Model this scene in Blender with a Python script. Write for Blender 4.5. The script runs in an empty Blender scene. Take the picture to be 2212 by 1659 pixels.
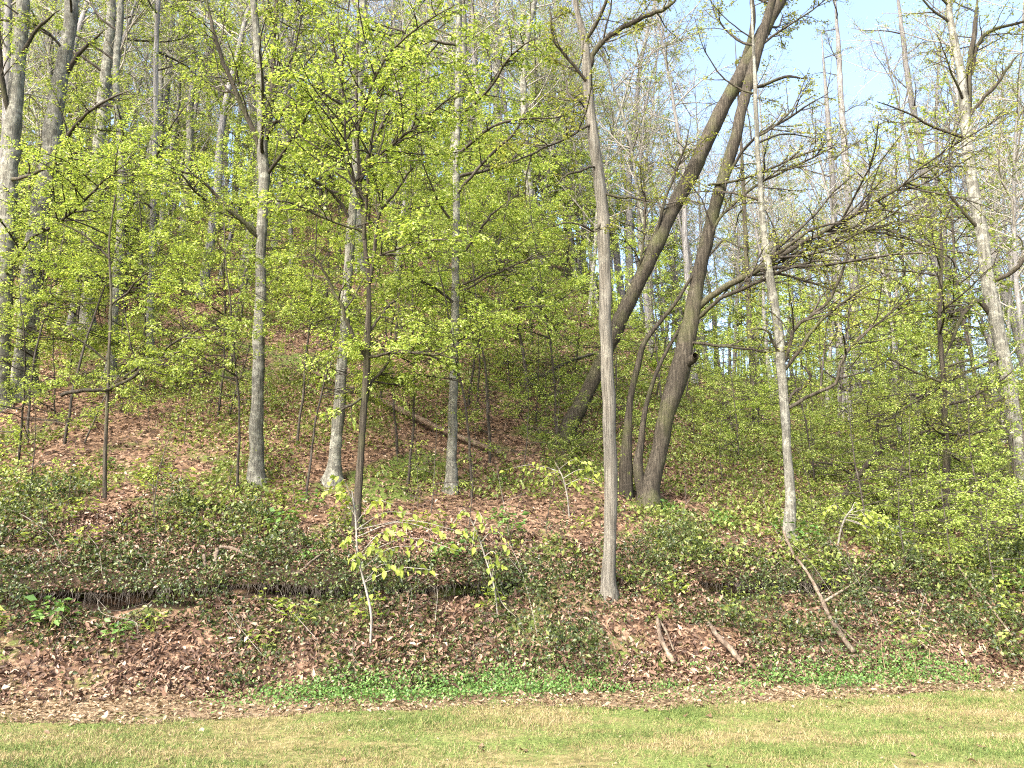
import bpy, math
import numpy as np
from mathutils import Vector

# ------------------------------------------------------------------ camera, sky, sun, exposure
SC = bpy.context.scene
COL = SC.collection
FPX = 1659.0                       # focal length in units of a 2212 x 1659 picture
PITCH = math.radians(11.0)
CAM = np.array([0.0, 0.0, 2.0])
cd = bpy.data.cameras.new('camera')
cd.sensor_width = 36.0
cd.lens = 36.0 * FPX / 2212.0
cd.clip_end = 3000.0
cam = bpy.data.objects.new('camera', cd)
cam.location = CAM
cam.rotation_euler = (math.radians(90) + PITCH, 0, 0)
COL.objects.link(cam)
SC.camera = cam

SUN_DIR = Vector((-0.42, -0.60, 0.64)).normalized()      # towards the sun
SUN_EL = math.asin(SUN_DIR.z)
SUN_AZ = math.atan2(SUN_DIR.x, SUN_DIR.y)
world = bpy.data.worlds.new('World')
SC.world = world
world.use_nodes = True
wn = world.node_tree
bg = wn.nodes['Background']
sky = wn.nodes.new('ShaderNodeTexSky')
sky.sky_type = 'NISHITA'
sky.sun_disc = False
sky.sun_elevation = SUN_EL
sky.sun_rotation = SUN_AZ
sky.air_density = 1.0
sky.dust_density = 6.0
sky.ozone_density = 1.0
wn.links.new(sky.outputs[0], bg.inputs[0])
bg.inputs[1].default_value = 0.15
sd = bpy.data.lights.new('sun', 'SUN')
sd.energy = 1.9
sd.angle = math.radians(35)
sd.color = (1.0, 0.975, 0.94)
sun = bpy.data.objects.new('sun', sd)
sun.rotation_euler = SUN_DIR.to_track_quat('Z', 'Y').to_euler()
COL.objects.link(sun)
SC.view_settings.view_transform = 'Standard'
SC.view_settings.look = 'None'
SC.view_settings.gamma = 1.0
SC.view_settings.exposure = 2.25
SC.cycles.use_denoising = False
SC.cycles.filter_width = 1.15
SC.cycles.max_bounces = 5
SC.cycles.diffuse_bounces = 3
SC.cycles.glossy_bounces = 2
SC.cycles.transmission_bounces = 4
SC.cycles.transparent_max_bounces = 4

rng = np.random.default_rng(7)

# ------------------------------------------------------------------ small maths
def _hash(ix, iy, s):
    n = (ix.astype(np.int64) * 374761393 + iy.astype(np.int64) * 668265263 + s * 1442695041) & 0x7fffffff
    n = ((n ^ (n >> 13)) * 1274126177) & 0x7fffffff
    n = n ^ (n >> 16)
    return (n & 0xffff) / 65535.0

def noise2(x, y, s=0):
    x = np.asarray(x, float); y = np.asarray(y, float)
    ix = np.floor(x); iy = np.floor(y)
    fx = x - ix; fy = y - iy
    fx = fx * fx * (3 - 2 * fx); fy = fy * fy * (3 - 2 * fy)
    a = _hash(ix, iy, s); b = _hash(ix + 1, iy, s)
    c = _hash(ix, iy + 1, s); d = _hash(ix + 1, iy + 1, s)
    return (a * (1 - fx) + b * fx) * (1 - fy) + (c * (1 - fx) + d * fx) * fy

def fbm(x, y, s=0, o=4):
    v = 0; a = 0.5; t = 0
    for i in range(o):
        v = v + a * noise2(x * 2 ** i, y * 2 ** i, s + i * 17); t += a; a *= 0.5
    return v / t

def sstep(a, b, x):
    t = np.clip((np.asarray(x, float) - a) / (b - a), 0, 1)
    return t * t * (3 - 2 * t)

def unit(v):
    return v / np.maximum(np.linalg.norm(v, axis=-1, keepdims=True), 1e-9)

def bank_base(x):
    return 10.6 + 0.12 * np.clip(x, -9, 9) + 0.35 * (noise2(np.asarray(x) * 0.35 + 3, np.asarray(x) * 0, 5) - 0.5)

def lawn_edge(x):
    x = np.asarray(x, float)
    return 9.35 + 0.15 * np.clip(x, -9, 9) + 0.6 * (noise2(x * 0.5, x * 0, 9) - 0.5) + 0.22 * (noise2(x * 2.3, x * 0, 10) - 0.5)

# hollows cut under the turf lip of the bank: (x0, x1, depth)
HOLLOWS = [(-8.2, 0.1, 0.46), (3.1, 7.6, 0.34)]

def height(x, y):
    x = np.asarray(x, float); y = np.asarray(y, float)
    yb = bank_base(x)
    d = y - yb
    lawn = 0.30 * sstep(9, 0, y) * 0.6
    rise = 1.42 * sstep(-0.35, 2.75, d) ** 0.92
    d2 = np.maximum(d - 2.2, 0)
    s_far = 0.63 + (0.27 - 0.63) * sstep(-1.0, 15.0, x) - 0.06 * sstep(-10, -30, x)
    s_near = 0.43 + (0.22 - 0.43) * sstep(1.5, 9.0, x)
    e = np.maximum(d2 - 4.0, 0)
    # the slope eases over a crest some fifty metres up
    ef = e - np.maximum(e - 44, 0) ** 2 / (np.maximum(e - 44, 0) + 30.0)
    up = s_near * np.minimum(d2, 4.0) + s_far * ef
    z = lawn + rise + up
    amp = sstep(-0.6, 1.2, d)
    z = z + amp * (0.26 * (fbm(x * 0.5, y * 0.5, 31, 3) - 0.5) + 0.11 * (fbm(x * 2.1, y * 2.1, 41, 2) - 0.5))
    z = z + 0.03 * (noise2(x * 0.8, y * 0.8, 3) - 0.5)
    z = z + sstep(4, 14, d2) * 1.1 * (fbm(x * 0.11, y * 0.11, 77, 2) - 0.5)
    for (x0, x1, dep) in HOLLOWS:
        w = sstep(x0 - 0.3, x0 + 0.3, x) * sstep(x1 + 0.3, x1 - 0.3, x)
        c = 2.05 + 0.18 * (noise2(x * 1.7, x * 0, 88) - 0.5)
        w = w * (0.35 + 0.65 * sstep(0.18, 0.40, noise2(x * 1.4 + 2, x * 0, 87)))
        z = z - dep * w * sstep(c - 0.50, c - 0.18, d) * (1 - sstep(c - 0.02, c + 0.04, d))
    return z

FW = np.array([0, math.cos(PITCH), math.sin(PITCH)])
UPV = np.array([0, -math.sin(PITCH), math.cos(PITCH)])
RT = np.array([1.0, 0, 0])

def ray(u, v):
    return FW + RT * ((u - 1106.0) / FPX) + UPV * ((829.5 - v) / FPX)

def ground(u, v):
    """where the line of sight through a picture point meets the ground"""
    d = ray(u, v)
    t = np.concatenate([np.arange(5, 30, 0.02), np.arange(30, 120, 0.1)])
    p = CAM + t[:, None] * d
    hit = np.nonzero(p[:, 2] <= height(p[:, 0], p[:, 1]))[0]
    i = hit[0] if len(hit) else len(t) - 1
    q = p[i].copy(); q[2] = float(height(q[0], q[1]))
    return q

def at_depth(u, v, Y):
    d = ray(u, v)
    return CAM + d * (Y / d[1])

def to_view(p):
    q = np.asarray(p) - CAM
    z = q @ FW
    return 1106 + FPX * (q @ RT) / z, 829.5 - FPX * (q @ UPV) / z

# ------------------------------------------------------------------ mesh helpers
def mesh_from(name, V, F, mat, smooth=False, mids=None):
    V = np.asarray(V, np.float32); F = np.asarray(F, np.int32)
    k = F.shape[1]
    me = bpy.data.meshes.new(name)
    me.vertices.add(len(V)); me.vertices.foreach_set('co', V.ravel())
    me.loops.add(F.size); me.loops.foreach_set('vertex_index', F.ravel())
    me.polygons.add(len(F))
    me.polygons.foreach_set('loop_start', np.arange(0, F.size, k, dtype=np.int32))
    try:
        me.polygons.foreach_set('loop_total', np.full(len(F), k, np.int32))
    except Exception:
        pass
    for m in (mat if isinstance(mat, (list, tuple)) else [mat]):
        me.materials.append(m)
    if mids is not None:
        me.polygons.foreach_set('material_index', np.asarray(mids, np.int32))
    if smooth:
        me.polygons.foreach_set('use_smooth', np.ones(len(F), bool))
    me.update(calc_edges=True)
    me.validate()
    return me

def link(name, me, parent=None, loc=None, **props):
    o = bpy.data.objects.new(name, me)
    COL.objects.link(o)
    if parent is not None: o.parent = parent
    if loc is not None: o.location = loc
    for k, v in props.items(): o[k] = v
    return o

def thing(name, label, cat, loc=(0, 0, 0), group=None):
    o = bpy.data.objects.new(name, None)
    o.empty_display_size = 0.2
    COL.objects.link(o)
    o.location = loc
    o['label'] = label; o['category'] = cat
    if group: o['group'] = group
    return o

def copy_tree(src, loc, rz=0.0, sc=1.0, label=None, group=None, tilt=(0, 0)):
    r = src.copy(); COL.objects.link(r)
    r.location = loc; r.rotation_euler = (tilt[0], tilt[1], rz); r.scale = (sc, sc, sc)
    if label: r['label'] = label
    if group: r['group'] = group
    for ch in src.children:
        c = ch.copy(); COL.objects.link(c); c.parent = r
        for g in ch.children:
            e = g.copy(); COL.objects.link(e); e.parent = c
    return r

class Tubes:
    """collects tapering tubes and turns them into one mesh"""
    def __init__(self): self.items = []
    def add(self, P, R, sides):            # P (B,n,3), R (B,n)
        if len(P): self.items.append((np.asarray(P, float), np.asarray(R, float), sides))
    def arrays(self):
        Vs, Fs, off = [], [], 0
        for P, R, s in self.items:
            B, n, _ = P.shape
            T = unit(np.gradient(P, axis=1))
            D = unit(P[:, -1] - P[:, 0])
            ref = np.where(np.abs(D[:, 2:3]) > 0.75, np.array([[0.0, 1.0, 0.0]]), np.array([[0.0, 0.0, 1.0]]))
            N = unit(np.cross(T, ref[:, None, :]))
            Bn = np.cross(T, N)
            a = np.arange(s) * 2 * math.pi / s
            ring = N[:, :, None, :] * np.cos(a)[None, None, :, None] + Bn[:, :, None, :] * np.sin(a)[None, None, :, None]
            X = P[:, :, None, :] + ring * R[:, :, None, None]
            Vs.append(X.reshape(-1, 3))
            b = np.arange(B)[:, None, None] * (n * s); i = np.arange(n - 1)[None, :, None] * s; j = np.arange(s)[None, None, :]
            j2 = (j + 1) % s
            q = np.stack([b + i + j, b + i + j2, b + i + s + j2, b + i + s + j], -1).reshape(-1, 4) + off
            Fs.append(q)
            off += B * n * s
        if not Vs: return None, None
        return np.concatenate(Vs), np.concatenate(Fs)
    def build(self, name, mat, parent=None, **props):
        V, F = self.arrays()
        if V is None: return None
        return link(name, mesh_from(name, V, F, mat, True), parent, **props)

def resample(P, R, n):
    P = np.asarray(P, float); R = np.asarray(R, float)
    if len(P) == 2:
        t = np.linspace(0, 1, n)
        return P[0] + (P[1] - P[0]) * t[:, None], R[0] + (R[1] - R[0]) * t
    s = np.concatenate([[0], np.cumsum(np.linalg.norm(np.diff(P, axis=0), axis=1))])
    q = np.linspace(0, s[-1], n)
    # Catmull-Rom through the points
    i = np.clip(np.searchsorted(s, q, side='right') - 1, 0, len(P) - 2)
    t = ((q - s[i]) / np.maximum(s[i + 1] - s[i], 1e-9))[:, None]
    p1 = P[i]; p2 = P[i + 1]
    p0 = np.where((i > 0)[:, None], P[np.maximum(i - 1, 0)], 2 * p1 - p2)
    p3 = np.where((i < len(P) - 2)[:, None], P[np.minimum(i + 2, len(P) - 1)], 2 * p2 - p1)
    X = 0.5 * (2 * p1 + (p2 - p0) * t + (2 * p0 - 5 * p1 + 4 * p2 - p3) * t ** 2 + (3 * p1 - p0 - 3 * p2 + p3) * t ** 3)
    return X, np.interp(q, s, R)

def grow(start, d, L, r, n, wander, trop, taper=0.3, g=rng):
    """B branches at once: returns points (B,n,3) and radii (B,n)"""
    B = len(start)
    P = np.empty((B, n, 3)); P[:, 0] = start
    d = unit(d.copy()); bend = g.normal(0, wander * 0.5, (B, 3))
    for i in range(1, n):
        d = unit(d + bend + g.normal(0, wander, (B, 3)) + np.array([0, 0, trop]))
        P[:, i] = P[:, i - 1] + d * (L / (n - 1))[:, None]
    R = r[:, None] * np.linspace(1, taper, n)[None, :]
    return P, R

def spawn(P, R, L, dens, tmin, ang, flat, lf, rf, g=rng, tmax=0.97, lmin=0.08):
    """side shoots off branches P: start, direction, length, radius"""
    B, n, _ = P.shape
    c = g.poisson(dens * L)
    idx = np.repeat(np.arange(B), c)
    if not len(idx): return None
    t = tmin + (tmax - tmin) * g.random(len(idx))
    f = t * (n - 1); i = np.minimum(f.astype(int), n - 2); w = (f - i)[:, None]
    p = P[idx, i] * (1 - w) + P[idx, i + 1] * w
    tan = unit(P[idx, i + 1] - P[idx, i])
    rr = R[idx, i] * (1 - w[:, 0]) + R[idx, i + 1] * w[:, 0]
    rnd = g.normal(0, 1, (len(idx), 3)); rnd[:, 2] *= flat
    side = unit(rnd - tan * np.sum(rnd * tan, 1, keepdims=True))
    a = np.radians(g.normal(ang, 11, len(idx)))[:, None]
    d = np.cos(a) * tan + np.sin(a) * side
    d[:, 2] *= (0.45 + 0.55 * flat)
    ln = np.maximum(L[idx] * g.uniform(lf[0], lf[1], len(idx)) * (1.12 - 0.75 * t), lmin)
    return p, unit(d), ln, np.minimum(rr * 0.75, r_for(ln) * rf)

def r_for(L): return 0.0045 + 0.0075 * L

class Leaves:
    def __init__(self): self.P = []; self.A = []; self.S = []; self.N = []
    def along(self, P, L, per_m, size, g=rng, tmin=0.15, droop=0.35, jit=0.03, flatn=0.55):
        B, n, _ = P.shape
        c = g.poisson(np.maximum(per_m * L, 0.5))
        idx = np.repeat(np.arange(B), c)
        if not len(idx): return
        t = tmin + (1 - tmin) * g.random(len(idx)) ** 0.85
        f = t * (n - 1); i = np.minimum(f.astype(int), n - 2); w = (f - i)[:, None]
        p = P[idx, i] * (1 - w) + P[idx, i + 1] * w + g.normal(0, jit, (len(idx), 3))
        tan = unit(P[idx, i + 1] - P[idx, i])
        side = unit(np.cross(tan, np.array([0, 0, 1.0]) + 1e-3)) * np.where(g.random(len(idx)) < 0.5, 1, -1)[:, None]
        ax = tan * 0.55 + side * 0.8 + g.normal(0, 0.3, p.shape) + np.array([0, 0, -droop])
        self.put(p, ax, size * g.uniform(0.65, 1.3, len(idx)), g, flatn)
    def put(self, p, ax, s, g=rng, flatn=0.55):
        ax = unit(ax)
        nn = np.array([0, 0, 1.0]) + g.normal(0, flatn, p.shape)
        nn = unit(nn - ax * np.sum(nn * ax, 1, keepdims=True))
        self.P.append(p); self.A.append(ax); self.S.append(s); self.N.append(nn)
    def arrays(self, wid=0.52, fold=0.13):
        if not self.P: return None, None
        p = np.concatenate(self.P); a = np.concatenate(self.A); s = np.concatenate(self.S)[:, None]; n = np.concatenate(self.N)
        b = np.cross(n, a)
        v0 = p; v2 = p + a * s - n * s * 0.10
        m = p + a * s * 0.45 + n * s * fold
        v1 = m + b * s * wid * 0.5; v3 = m - b * s * wid * 0.5
        V = np.stack([v0, v1, v2, v3], 1).reshape(-1, 3)
        k = np.arange(len(p))[:, None] * 4
        F = np.concatenate([k + np.array([[0, 1, 2]]), k + np.array([[0, 2, 3]])], 1).reshape(-1, 3)
        return V, F
    def count(self): return sum(len(x) for x in self.P)
    def build(self, name, mat, parent=None, wid=0.52, fold=0.13, **props):
        V, F = self.arrays(wid, fold)
        if V is None: return None
        return link(name, mesh_from(name, V, F, mat), parent, **props)

# ------------------------------------------------------------------ materials
def new_mat(name):
    m = bpy.data.materials.new(name); m.use_nodes = True
    nt = m.node_tree; nt.nodes.clear()
    out = nt.nodes.new('ShaderNodeOutputMaterial')
    return m, nt, out

def nd(nt, typ, **kw):
    n = nt.nodes.new(typ)
    for k, v in kw.items():
        if k in n.inputs: n.inputs[k].default_value = v
        else: setattr(n, k, v)
    return n

def ramp(nt, stops, fac=None, interp='LINEAR'):
    r = nt.nodes.new('ShaderNodeValToRGB')
    r.color_ramp.interpolation = interp
    el = r.color_ramp.elements
    while len(el) > 1: el.remove(el[-1])
    el[0].position, el[0].color = stops[0][0], (*stops[0][1], 1)
    for p, c in stops[1:]:
        e = el.new(p); e.color = (*c, 1)
    if fac is not None: nt.links.new(fac, r.inputs[0])
    return r

def mixc(nt, fac, a, b, mode='MIX'):
    m = nt.nodes.new('ShaderNodeMix'); m.data_type = 'RGBA'; m.blend_type = mode
    for sock, val in ((m.inputs[0], fac), (m.inputs[6], a), (m.inputs[7], b)):
        if hasattr(val, 'is_output'): nt.links.new(val, sock)
        elif isinstance(val, (tuple, list)): sock.default_value = (*val, 1)
        else: sock.default_value = val
    return m.outputs[2]

def leaf_mat(name, stops, trans=0.42, rough=0.5, objvar=0.25, spec=0.3, tint=(1.15, 1.1, 0.6)):
    m, nt, out = new_mat(name)
    geo = nd(nt, 'ShaderNodeNewGeometry')
    r = ramp(nt, stops, geo.outputs['Random Per Island'])
    oi = nd(nt, 'ShaderNodeObjectInfo')
    hsv = nd(nt, 'ShaderNodeHueSaturation')
    mr = nd(nt, 'ShaderNodeMapRange'); nt.links.new(oi.outputs['Random'], mr.inputs[0])
    mr.inputs[3].default_value = 1 - objvar; mr.inputs[4].default_value = 1 + objvar
    nt.links.new(mr.outputs[0], hsv.inputs['Value']); nt.links.new(r.outputs[0], hsv.inputs['Color'])
    pb = nd(nt, 'ShaderNodeBsdfPrincipled', Roughness=rough)
    pb.inputs['Specular IOR Level'].default_value = spec
    nt.links.new(hsv.outputs[0], pb.inputs['Base Color'])
    tr = nd(nt, 'ShaderNodeBsdfTranslucent')
    tc = mixc(nt, 1.0, hsv.outputs[0], tint, 'MULTIPLY')
    nt.links.new(tc, tr.inputs[0])
    mx = nd(nt, 'ShaderNodeMixShader'); mx.inputs[0].default_value = trans
    nt.links.new(pb.outputs[0], mx.inputs[1]); nt.links.new(tr.outputs[0], mx.inputs[2])
    nt.links.new(mx.outputs[0], out.inputs[0])
    return m

def bark_mat(name, dark, mid, light, zs=1.3, xs=14.0, lichen=0.0, lich_col=(0.42, 0.45, 0.38), bump=0.5, moss=0.0):
    m, nt, out = new_mat(name)
    tc = nd(nt, 'ShaderNodeTexCoord')
    mp = nd(nt, 'ShaderNodeMapping'); mp.inputs['Scale'].default_value = (xs, xs, zs)
    nt.links.new(tc.outputs['Object'], mp.inputs[0])
    n1 = nd(nt, 'ShaderNodeTexNoise', Scale=1.6, Detail=6.0, Roughness=0.65); nt.links.new(mp.outputs[0], n1.inputs[0])
    r = ramp(nt, [(0.30, dark), (0.5, mid), (0.72, light)], n1.outputs[0])
    n2 = nd(nt, 'ShaderNodeTexNoise', Scale=6.5, Detail=6.0, Roughness=0.75); nt.links.new(tc.outputs['Object'], n2.inputs[0])
    lm = ramp(nt, [(0.55 - 0.1 * lichen, (0, 0, 0)), (0.66 - 0.1 * lichen, (1, 1, 1))], n2.outputs[0])
    ml = nd(nt, 'ShaderNodeMath', operation='MULTIPLY'); nt.links.new(lm.outputs[0], ml.inputs[0]); ml.inputs[1].default_value = min(1.0, lichen)
    c = mixc(nt, ml.outputs[0], r.outputs[0], lich_col)
    n3 = nd(nt, 'ShaderNodeTexNoise', Scale=0.6, Detail=3.0); nt.links.new(tc.outputs['Object'], n3.inputs[0])
    br = ramp(nt, [(0.3, (0.68, 0.68, 0.70)), (0.7, (1.2, 1.19, 1.16))], n3.outputs[0])
    c = mixc(nt, 1.0, c, br.outputs[0], 'MULTIPLY')
    if moss:
        n4 = nd(nt, 'ShaderNodeTexNoise', Scale=1.4, Detail=4.0); nt.links.new(tc.outputs['Object'], n4.inputs[0])
        mr = ramp(nt, [(0.5, (0, 0, 0)), (0.7, (moss, moss, moss))], n4.outputs[0])
        c = mixc(nt, mr.outputs[0], c, (0.10, 0.12, 0.035))
    oi = nd(nt, 'ShaderNodeObjectInfo')
    hv = nd(nt, 'ShaderNodeHueSaturation'); nt.links.new(c, hv.inputs['Color'])
    mr2 = nd(nt, 'ShaderNodeMapRange'); nt.links.new(oi.outputs['Random'], mr2.inputs[0]); mr2.inputs[3].default_value = 0.8; mr2.inputs[4].default_value = 1.2
    nt.links.new(mr2.outputs[0], hv.inputs['Value'])
    pb = nd(nt, 'ShaderNodeBsdfPrincipled', Roughness=0.9)
    pb.inputs['Specular IOR Level'].default_value = 0.15
    nt.links.new(hv.outputs[0], pb.inputs['Base Color'])
    bm = nd(nt, 'ShaderNodeBump', Strength=bump, Distance=0.03); nt.links.new(n1.outputs[0], bm.inputs['Height'])
    nt.links.new(bm.outputs[0], pb.inputs['Normal'])
    nt.links.new(pb.outputs[0], out.inputs[0])
    return m

M = {}
M['fresh'] = leaf_mat('leaf_fresh', [(0.0, (0.13, 0.195, 0.035)), (0.45, (0.27, 0.36, 0.075)), (0.85, (0.39, 0.475, 0.125)), (1.0, (0.54, 0.59, 0.25))], 0.5)
M['mid'] = leaf_mat('leaf_mid', [(0.0, (0.14, 0.20, 0.035)), (0.6, (0.25, 0.33, 0.065)), (1.0, (0.38, 0.45, 0.12))], 0.5)
M['olive'] = leaf_mat('leaf_olive', [(0.0, (0.17, 0.20, 0.045)), (0.6, (0.27, 0.30, 0.07)), (1.0, (0.38, 0.40, 0.12))], 0.5)
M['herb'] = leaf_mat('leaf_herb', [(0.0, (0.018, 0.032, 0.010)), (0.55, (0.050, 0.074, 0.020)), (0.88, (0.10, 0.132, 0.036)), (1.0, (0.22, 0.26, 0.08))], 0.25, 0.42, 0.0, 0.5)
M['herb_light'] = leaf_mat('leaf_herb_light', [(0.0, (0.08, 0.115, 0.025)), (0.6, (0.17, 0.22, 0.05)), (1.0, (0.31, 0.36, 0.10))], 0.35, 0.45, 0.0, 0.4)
M['clover'] = leaf_mat('leaf_clover', [(0.0, (0.055, 0.12, 0.03)), (0.6, (0.11, 0.215, 0.05)), (1.0, (0.20, 0.32, 0.09))], 0.35, 0.45, 0.0, 0.4)
M['litter'] = leaf_mat('dead_leaf', [(0.0, (0.035, 0.020, 0.013)), (0.35, (0.085, 0.050, 0.034)), (0.75, (0.185, 0.115, 0.078)), (0.94, (0.31, 0.215, 0.15)), (1.0, (0.46, 0.36, 0.27))], 0.12, 0.6, 0.0, 0.25, (1, 0.9, 0.8))
M['litter_tan'] = leaf_mat('dry_tan_leaf', [(0.0, (0.08, 0.052, 0.03)), (0.5, (0.20, 0.145, 0.085)), (1.0, (0.40, 0.31, 0.21))], 0.15, 0.6, 0.0, 0.2, (1, 0.9, 0.8))
M['bark_pale'] = bark_mat('bark_pale', (0.06, 0.058, 0.055), (0.145, 0.142, 0.138), (0.255, 0.25, 0.245), 1.3, 16, bump=0.8)
M['bark_grey'] = bark_mat('bark_grey', (0.045, 0.044, 0.037), (0.115, 0.113, 0.096), (0.20, 0.197, 0.17), 1.1, 17, 0.7, (0.285, 0.29, 0.245), bump=1.0)
M['bark_furrow'] = bark_mat('bark_furrow', (0.04, 0.036, 0.029), (0.125, 0.117, 0.098), (0.23, 0.22, 0.19), 0.9, 24, 0.3, (0.25, 0.25, 0.21), bump=1.0)
M['bark_dark'] = bark_mat('bark_dark', (0.016, 0.014, 0.011), (0.045, 0.039, 0.030), (0.10, 0.09, 0.07), 1.0, 20, 0.0, bump=1.0, moss=0.35)
M['twig'] = bark_mat('bark_twig', (0.024, 0.021, 0.017), (0.055, 0.048, 0.040), (0.11, 0.10, 0.085), 3, 6, 0.0, bump=0.2)
M['twig_pale'] = bark_mat('bark_twig_pale', (0.13, 0.12, 0.10), (0.24, 0.225, 0.20), (0.36, 0.345, 0.31), 3, 6, 0.0, bump=0.2)
M['twig_mid'] = bark_mat('bark_twig_mid', (0.07, 0.06, 0.048), (0.15, 0.135, 0.11), (0.26, 0.24, 0.21), 3, 6, 0.0, bump=0.2)
M['logwood'] = bark_mat('log_wood', (0.045, 0.031, 0.022), (0.125, 0.088, 0.063), (0.23, 0.18, 0.14), 5, 9, 0.35, (0.26, 0.27, 0.2), bump=1.0)
M['deadwood'] = bark_mat('dead_wood', (0.045, 0.033, 0.024), (0.125, 0.095, 0.07), (0.25, 0.205, 0.16), 5, 9, 0.35, (0.20, 0.215, 0.15), bump=1.0)

def ground_mat(name, cols, scale=9.0, green=None, bump=0.6):
    m, nt, out = new_mat(name)
    tc = nd(nt, 'ShaderNodeTexCoord')
    v = nd(nt, 'ShaderNodeTexVoronoi', Scale=scale); nt.links.new(tc.outputs['Object'], v.inputs[0])
    n = nd(nt, 'ShaderNodeTexNoise', Scale=scale * 1.7, Detail=6.0, Roughness=0.75); nt.links.new(tc.outputs['Object'], n.inputs[0])
    sep = nd(nt, 'ShaderNodeSeparateColor'); nt.links.new(v.outputs['Color'], sep.inputs[0])
    av = nd(nt, 'ShaderNodeMath', operation='MULTIPLY_ADD'); nt.links.new(sep.outputs[0], av.inputs[0]); av.inputs[1].default_value = 0.55
    sc_ = nd(nt, 'ShaderNodeMath', operation='MULTIPLY'); nt.links.new(n.outputs[0], sc_.inputs[0]); sc_.inputs[1].default_value = 0.5
    nt.links.new(sc_.outputs[0], av.inputs[2])
    k = len(cols)
    r = ramp(nt, [(0.12 + 0.75 * i / (k - 1), c) for i, c in enumerate(cols)], av.outputs[0])
    c = r.outputs[0]
    if green:
        n2 = nd(nt, 'ShaderNodeTexNoise', Scale=green[1], Detail=7.0, Roughness=0.7); nt.links.new(tc.outputs['Object'], n2.inputs[0])
        mr = ramp(nt, [(green[2], (0, 0, 0)), (green[2] + 0.08, (1, 1, 1))], n2.outputs[0])
        n3 = nd(nt, 'ShaderNodeTexNoise', Scale=scale * 2, Detail=4.0); nt.links.new(tc.outputs['Object'], n3.inputs[0])
        gr = ramp(nt, [(0.3, tuple(x * 0.4 for x in green[0])), (0.75, tuple(x * 1.5 for x in green[0]))], n3.outputs[0])
        c = mixc(nt, mr.outputs[0], c, gr.outputs[0])
    pb = nd(nt, 'ShaderNodeBsdfPrincipled', Roughness=0.95)
    pb.inputs['Specular IOR Level'].default_value = 0.1
    nt.links.new(c, pb.inputs['Base Color'])
    bm = nd(nt, 'ShaderNodeBump', Strength=bump, Distance=0.05); nt.links.new(av.outputs[0], bm.inputs['Height'])
    nt.links.new(bm.outputs[0], pb.inputs['Normal'])
    nt.links.new(pb.outputs[0], out.inputs[0])
    return m

M['soil'] = ground_mat('forest_floor', [(0.02, 0.012, 0.008), (0.065, 0.040, 0.026), (0.15, 0.095, 0.060), (0.27, 0.185, 0.125)], 14, ((0.09, 0.12, 0.03), 0.5, 0.52))
M['lawn'] = ground_mat('lawn_soil', [(0.06, 0.055, 0.025), (0.13, 0.115, 0.045), (0.21, 0.175, 0.085)], 14, ((0.11, 0.14, 0.04), 0.6, 0.46), 0.3)
M['tan_soil'] = ground_mat('tan_soil', [(0.04, 0.027, 0.017), (0.11, 0.077, 0.045), (0.19, 0.138, 0.083), (0.28, 0.215, 0.14)], 26, ((0.12, 0.15, 0.05), 1.6, 0.58), 0.5)
M['soil_shade'] = ground_mat('soil_painted_shade', [(0.012, 0.009, 0.006), (0.035, 0.024, 0.016), (0.06, 0.042, 0.028)], 12)  # soil of the lip, colour darkened to hold the hollow's shade

def grass_mat():
    m, nt, out = new_mat('grass_blade')
    tc = nd(nt, 'ShaderNodeTexCoord')
    mp = nd(nt, 'ShaderNodeMapping'); mp.inputs['Scale'].default_value = (0.5, 1.3, 1.0); mp.inputs['Rotation'].default_value = (0, 0, -0.15)
    nt.links.new(tc.outputs['Object'], mp.inputs[0])
    n = nd(nt, 'ShaderNodeTexNoise', Scale=1.25, Detail=5.0, Roughness=0.68); nt.links.new(mp.outputs[0], n.inputs[0])
    geo = nd(nt, 'ShaderNodeNewGeometry')
    ad = nd(nt, 'ShaderNodeMath', operation='MULTIPLY_ADD'); nt.links.new(geo.outputs['Random Per Island'], ad.inputs[0]); ad.inputs[1].default_value = 0.22
    nt.links.new(n.outputs[0], ad.inputs[2])
    sx = nd(nt, 'ShaderNodeSeparateXYZ'); nt.links.new(tc.outputs['Object'], sx.inputs[0])
    r = ramp(nt, [(0.42, (0.065, 0.105, 0.026)), (0.55, (0.13, 0.178, 0.048)), (0.62, (0.19, 0.218, 0.072)), (0.67, (0.25, 0.20, 0.10)), (0.85, (0.34, 0.275, 0.16))], ad.outputs[0])
    pb = nd(nt, 'ShaderNodeBsdfPrincipled', Roughness=0.6); pb.inputs['Specular IOR Level'].default_value = 0.2
    nt.links.new(r.outputs[0], pb.inputs['Base Color'])
    tr = nd(nt, 'ShaderNodeBsdfTranslucent'); nt.links.new(r.outputs[0], tr.inputs[0])
    mx = nd(nt, 'ShaderNodeMixShader'); mx.inputs[0].default_value = 0.3
    nt.links.new(pb.outputs[0], mx.inputs[1]); nt.links.new(tr.outputs[0], mx.inputs[2])
    nt.links.new(mx.outputs[0], out.inputs[0])
    return m
M['grass'] = grass_mat()

# ------------------------------------------------------------------ terrain
def grid_mesh(xs, ys, name, mat, zoff=0.0, ylim=None):
    X, Y = np.meshgrid(xs, ys)
    if ylim is not None: X, Y = ylim(X, Y)
    Z = height(X, Y) + zoff
    V = np.stack([X, Y, Z], -1).reshape(-1, 3)
    nx, ny = len(xs), len(ys)
    i = np.arange(ny - 1)[:, None] * nx; j = np.arange(nx - 1)[None, :]
    F = np.stack([i + j, i + j + 1, i + nx + j + 1, i + nx + j], -1).reshape(-1, 4)
    return link(name, mesh_from(name, V, F, mat, True), kind='structure')

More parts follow.
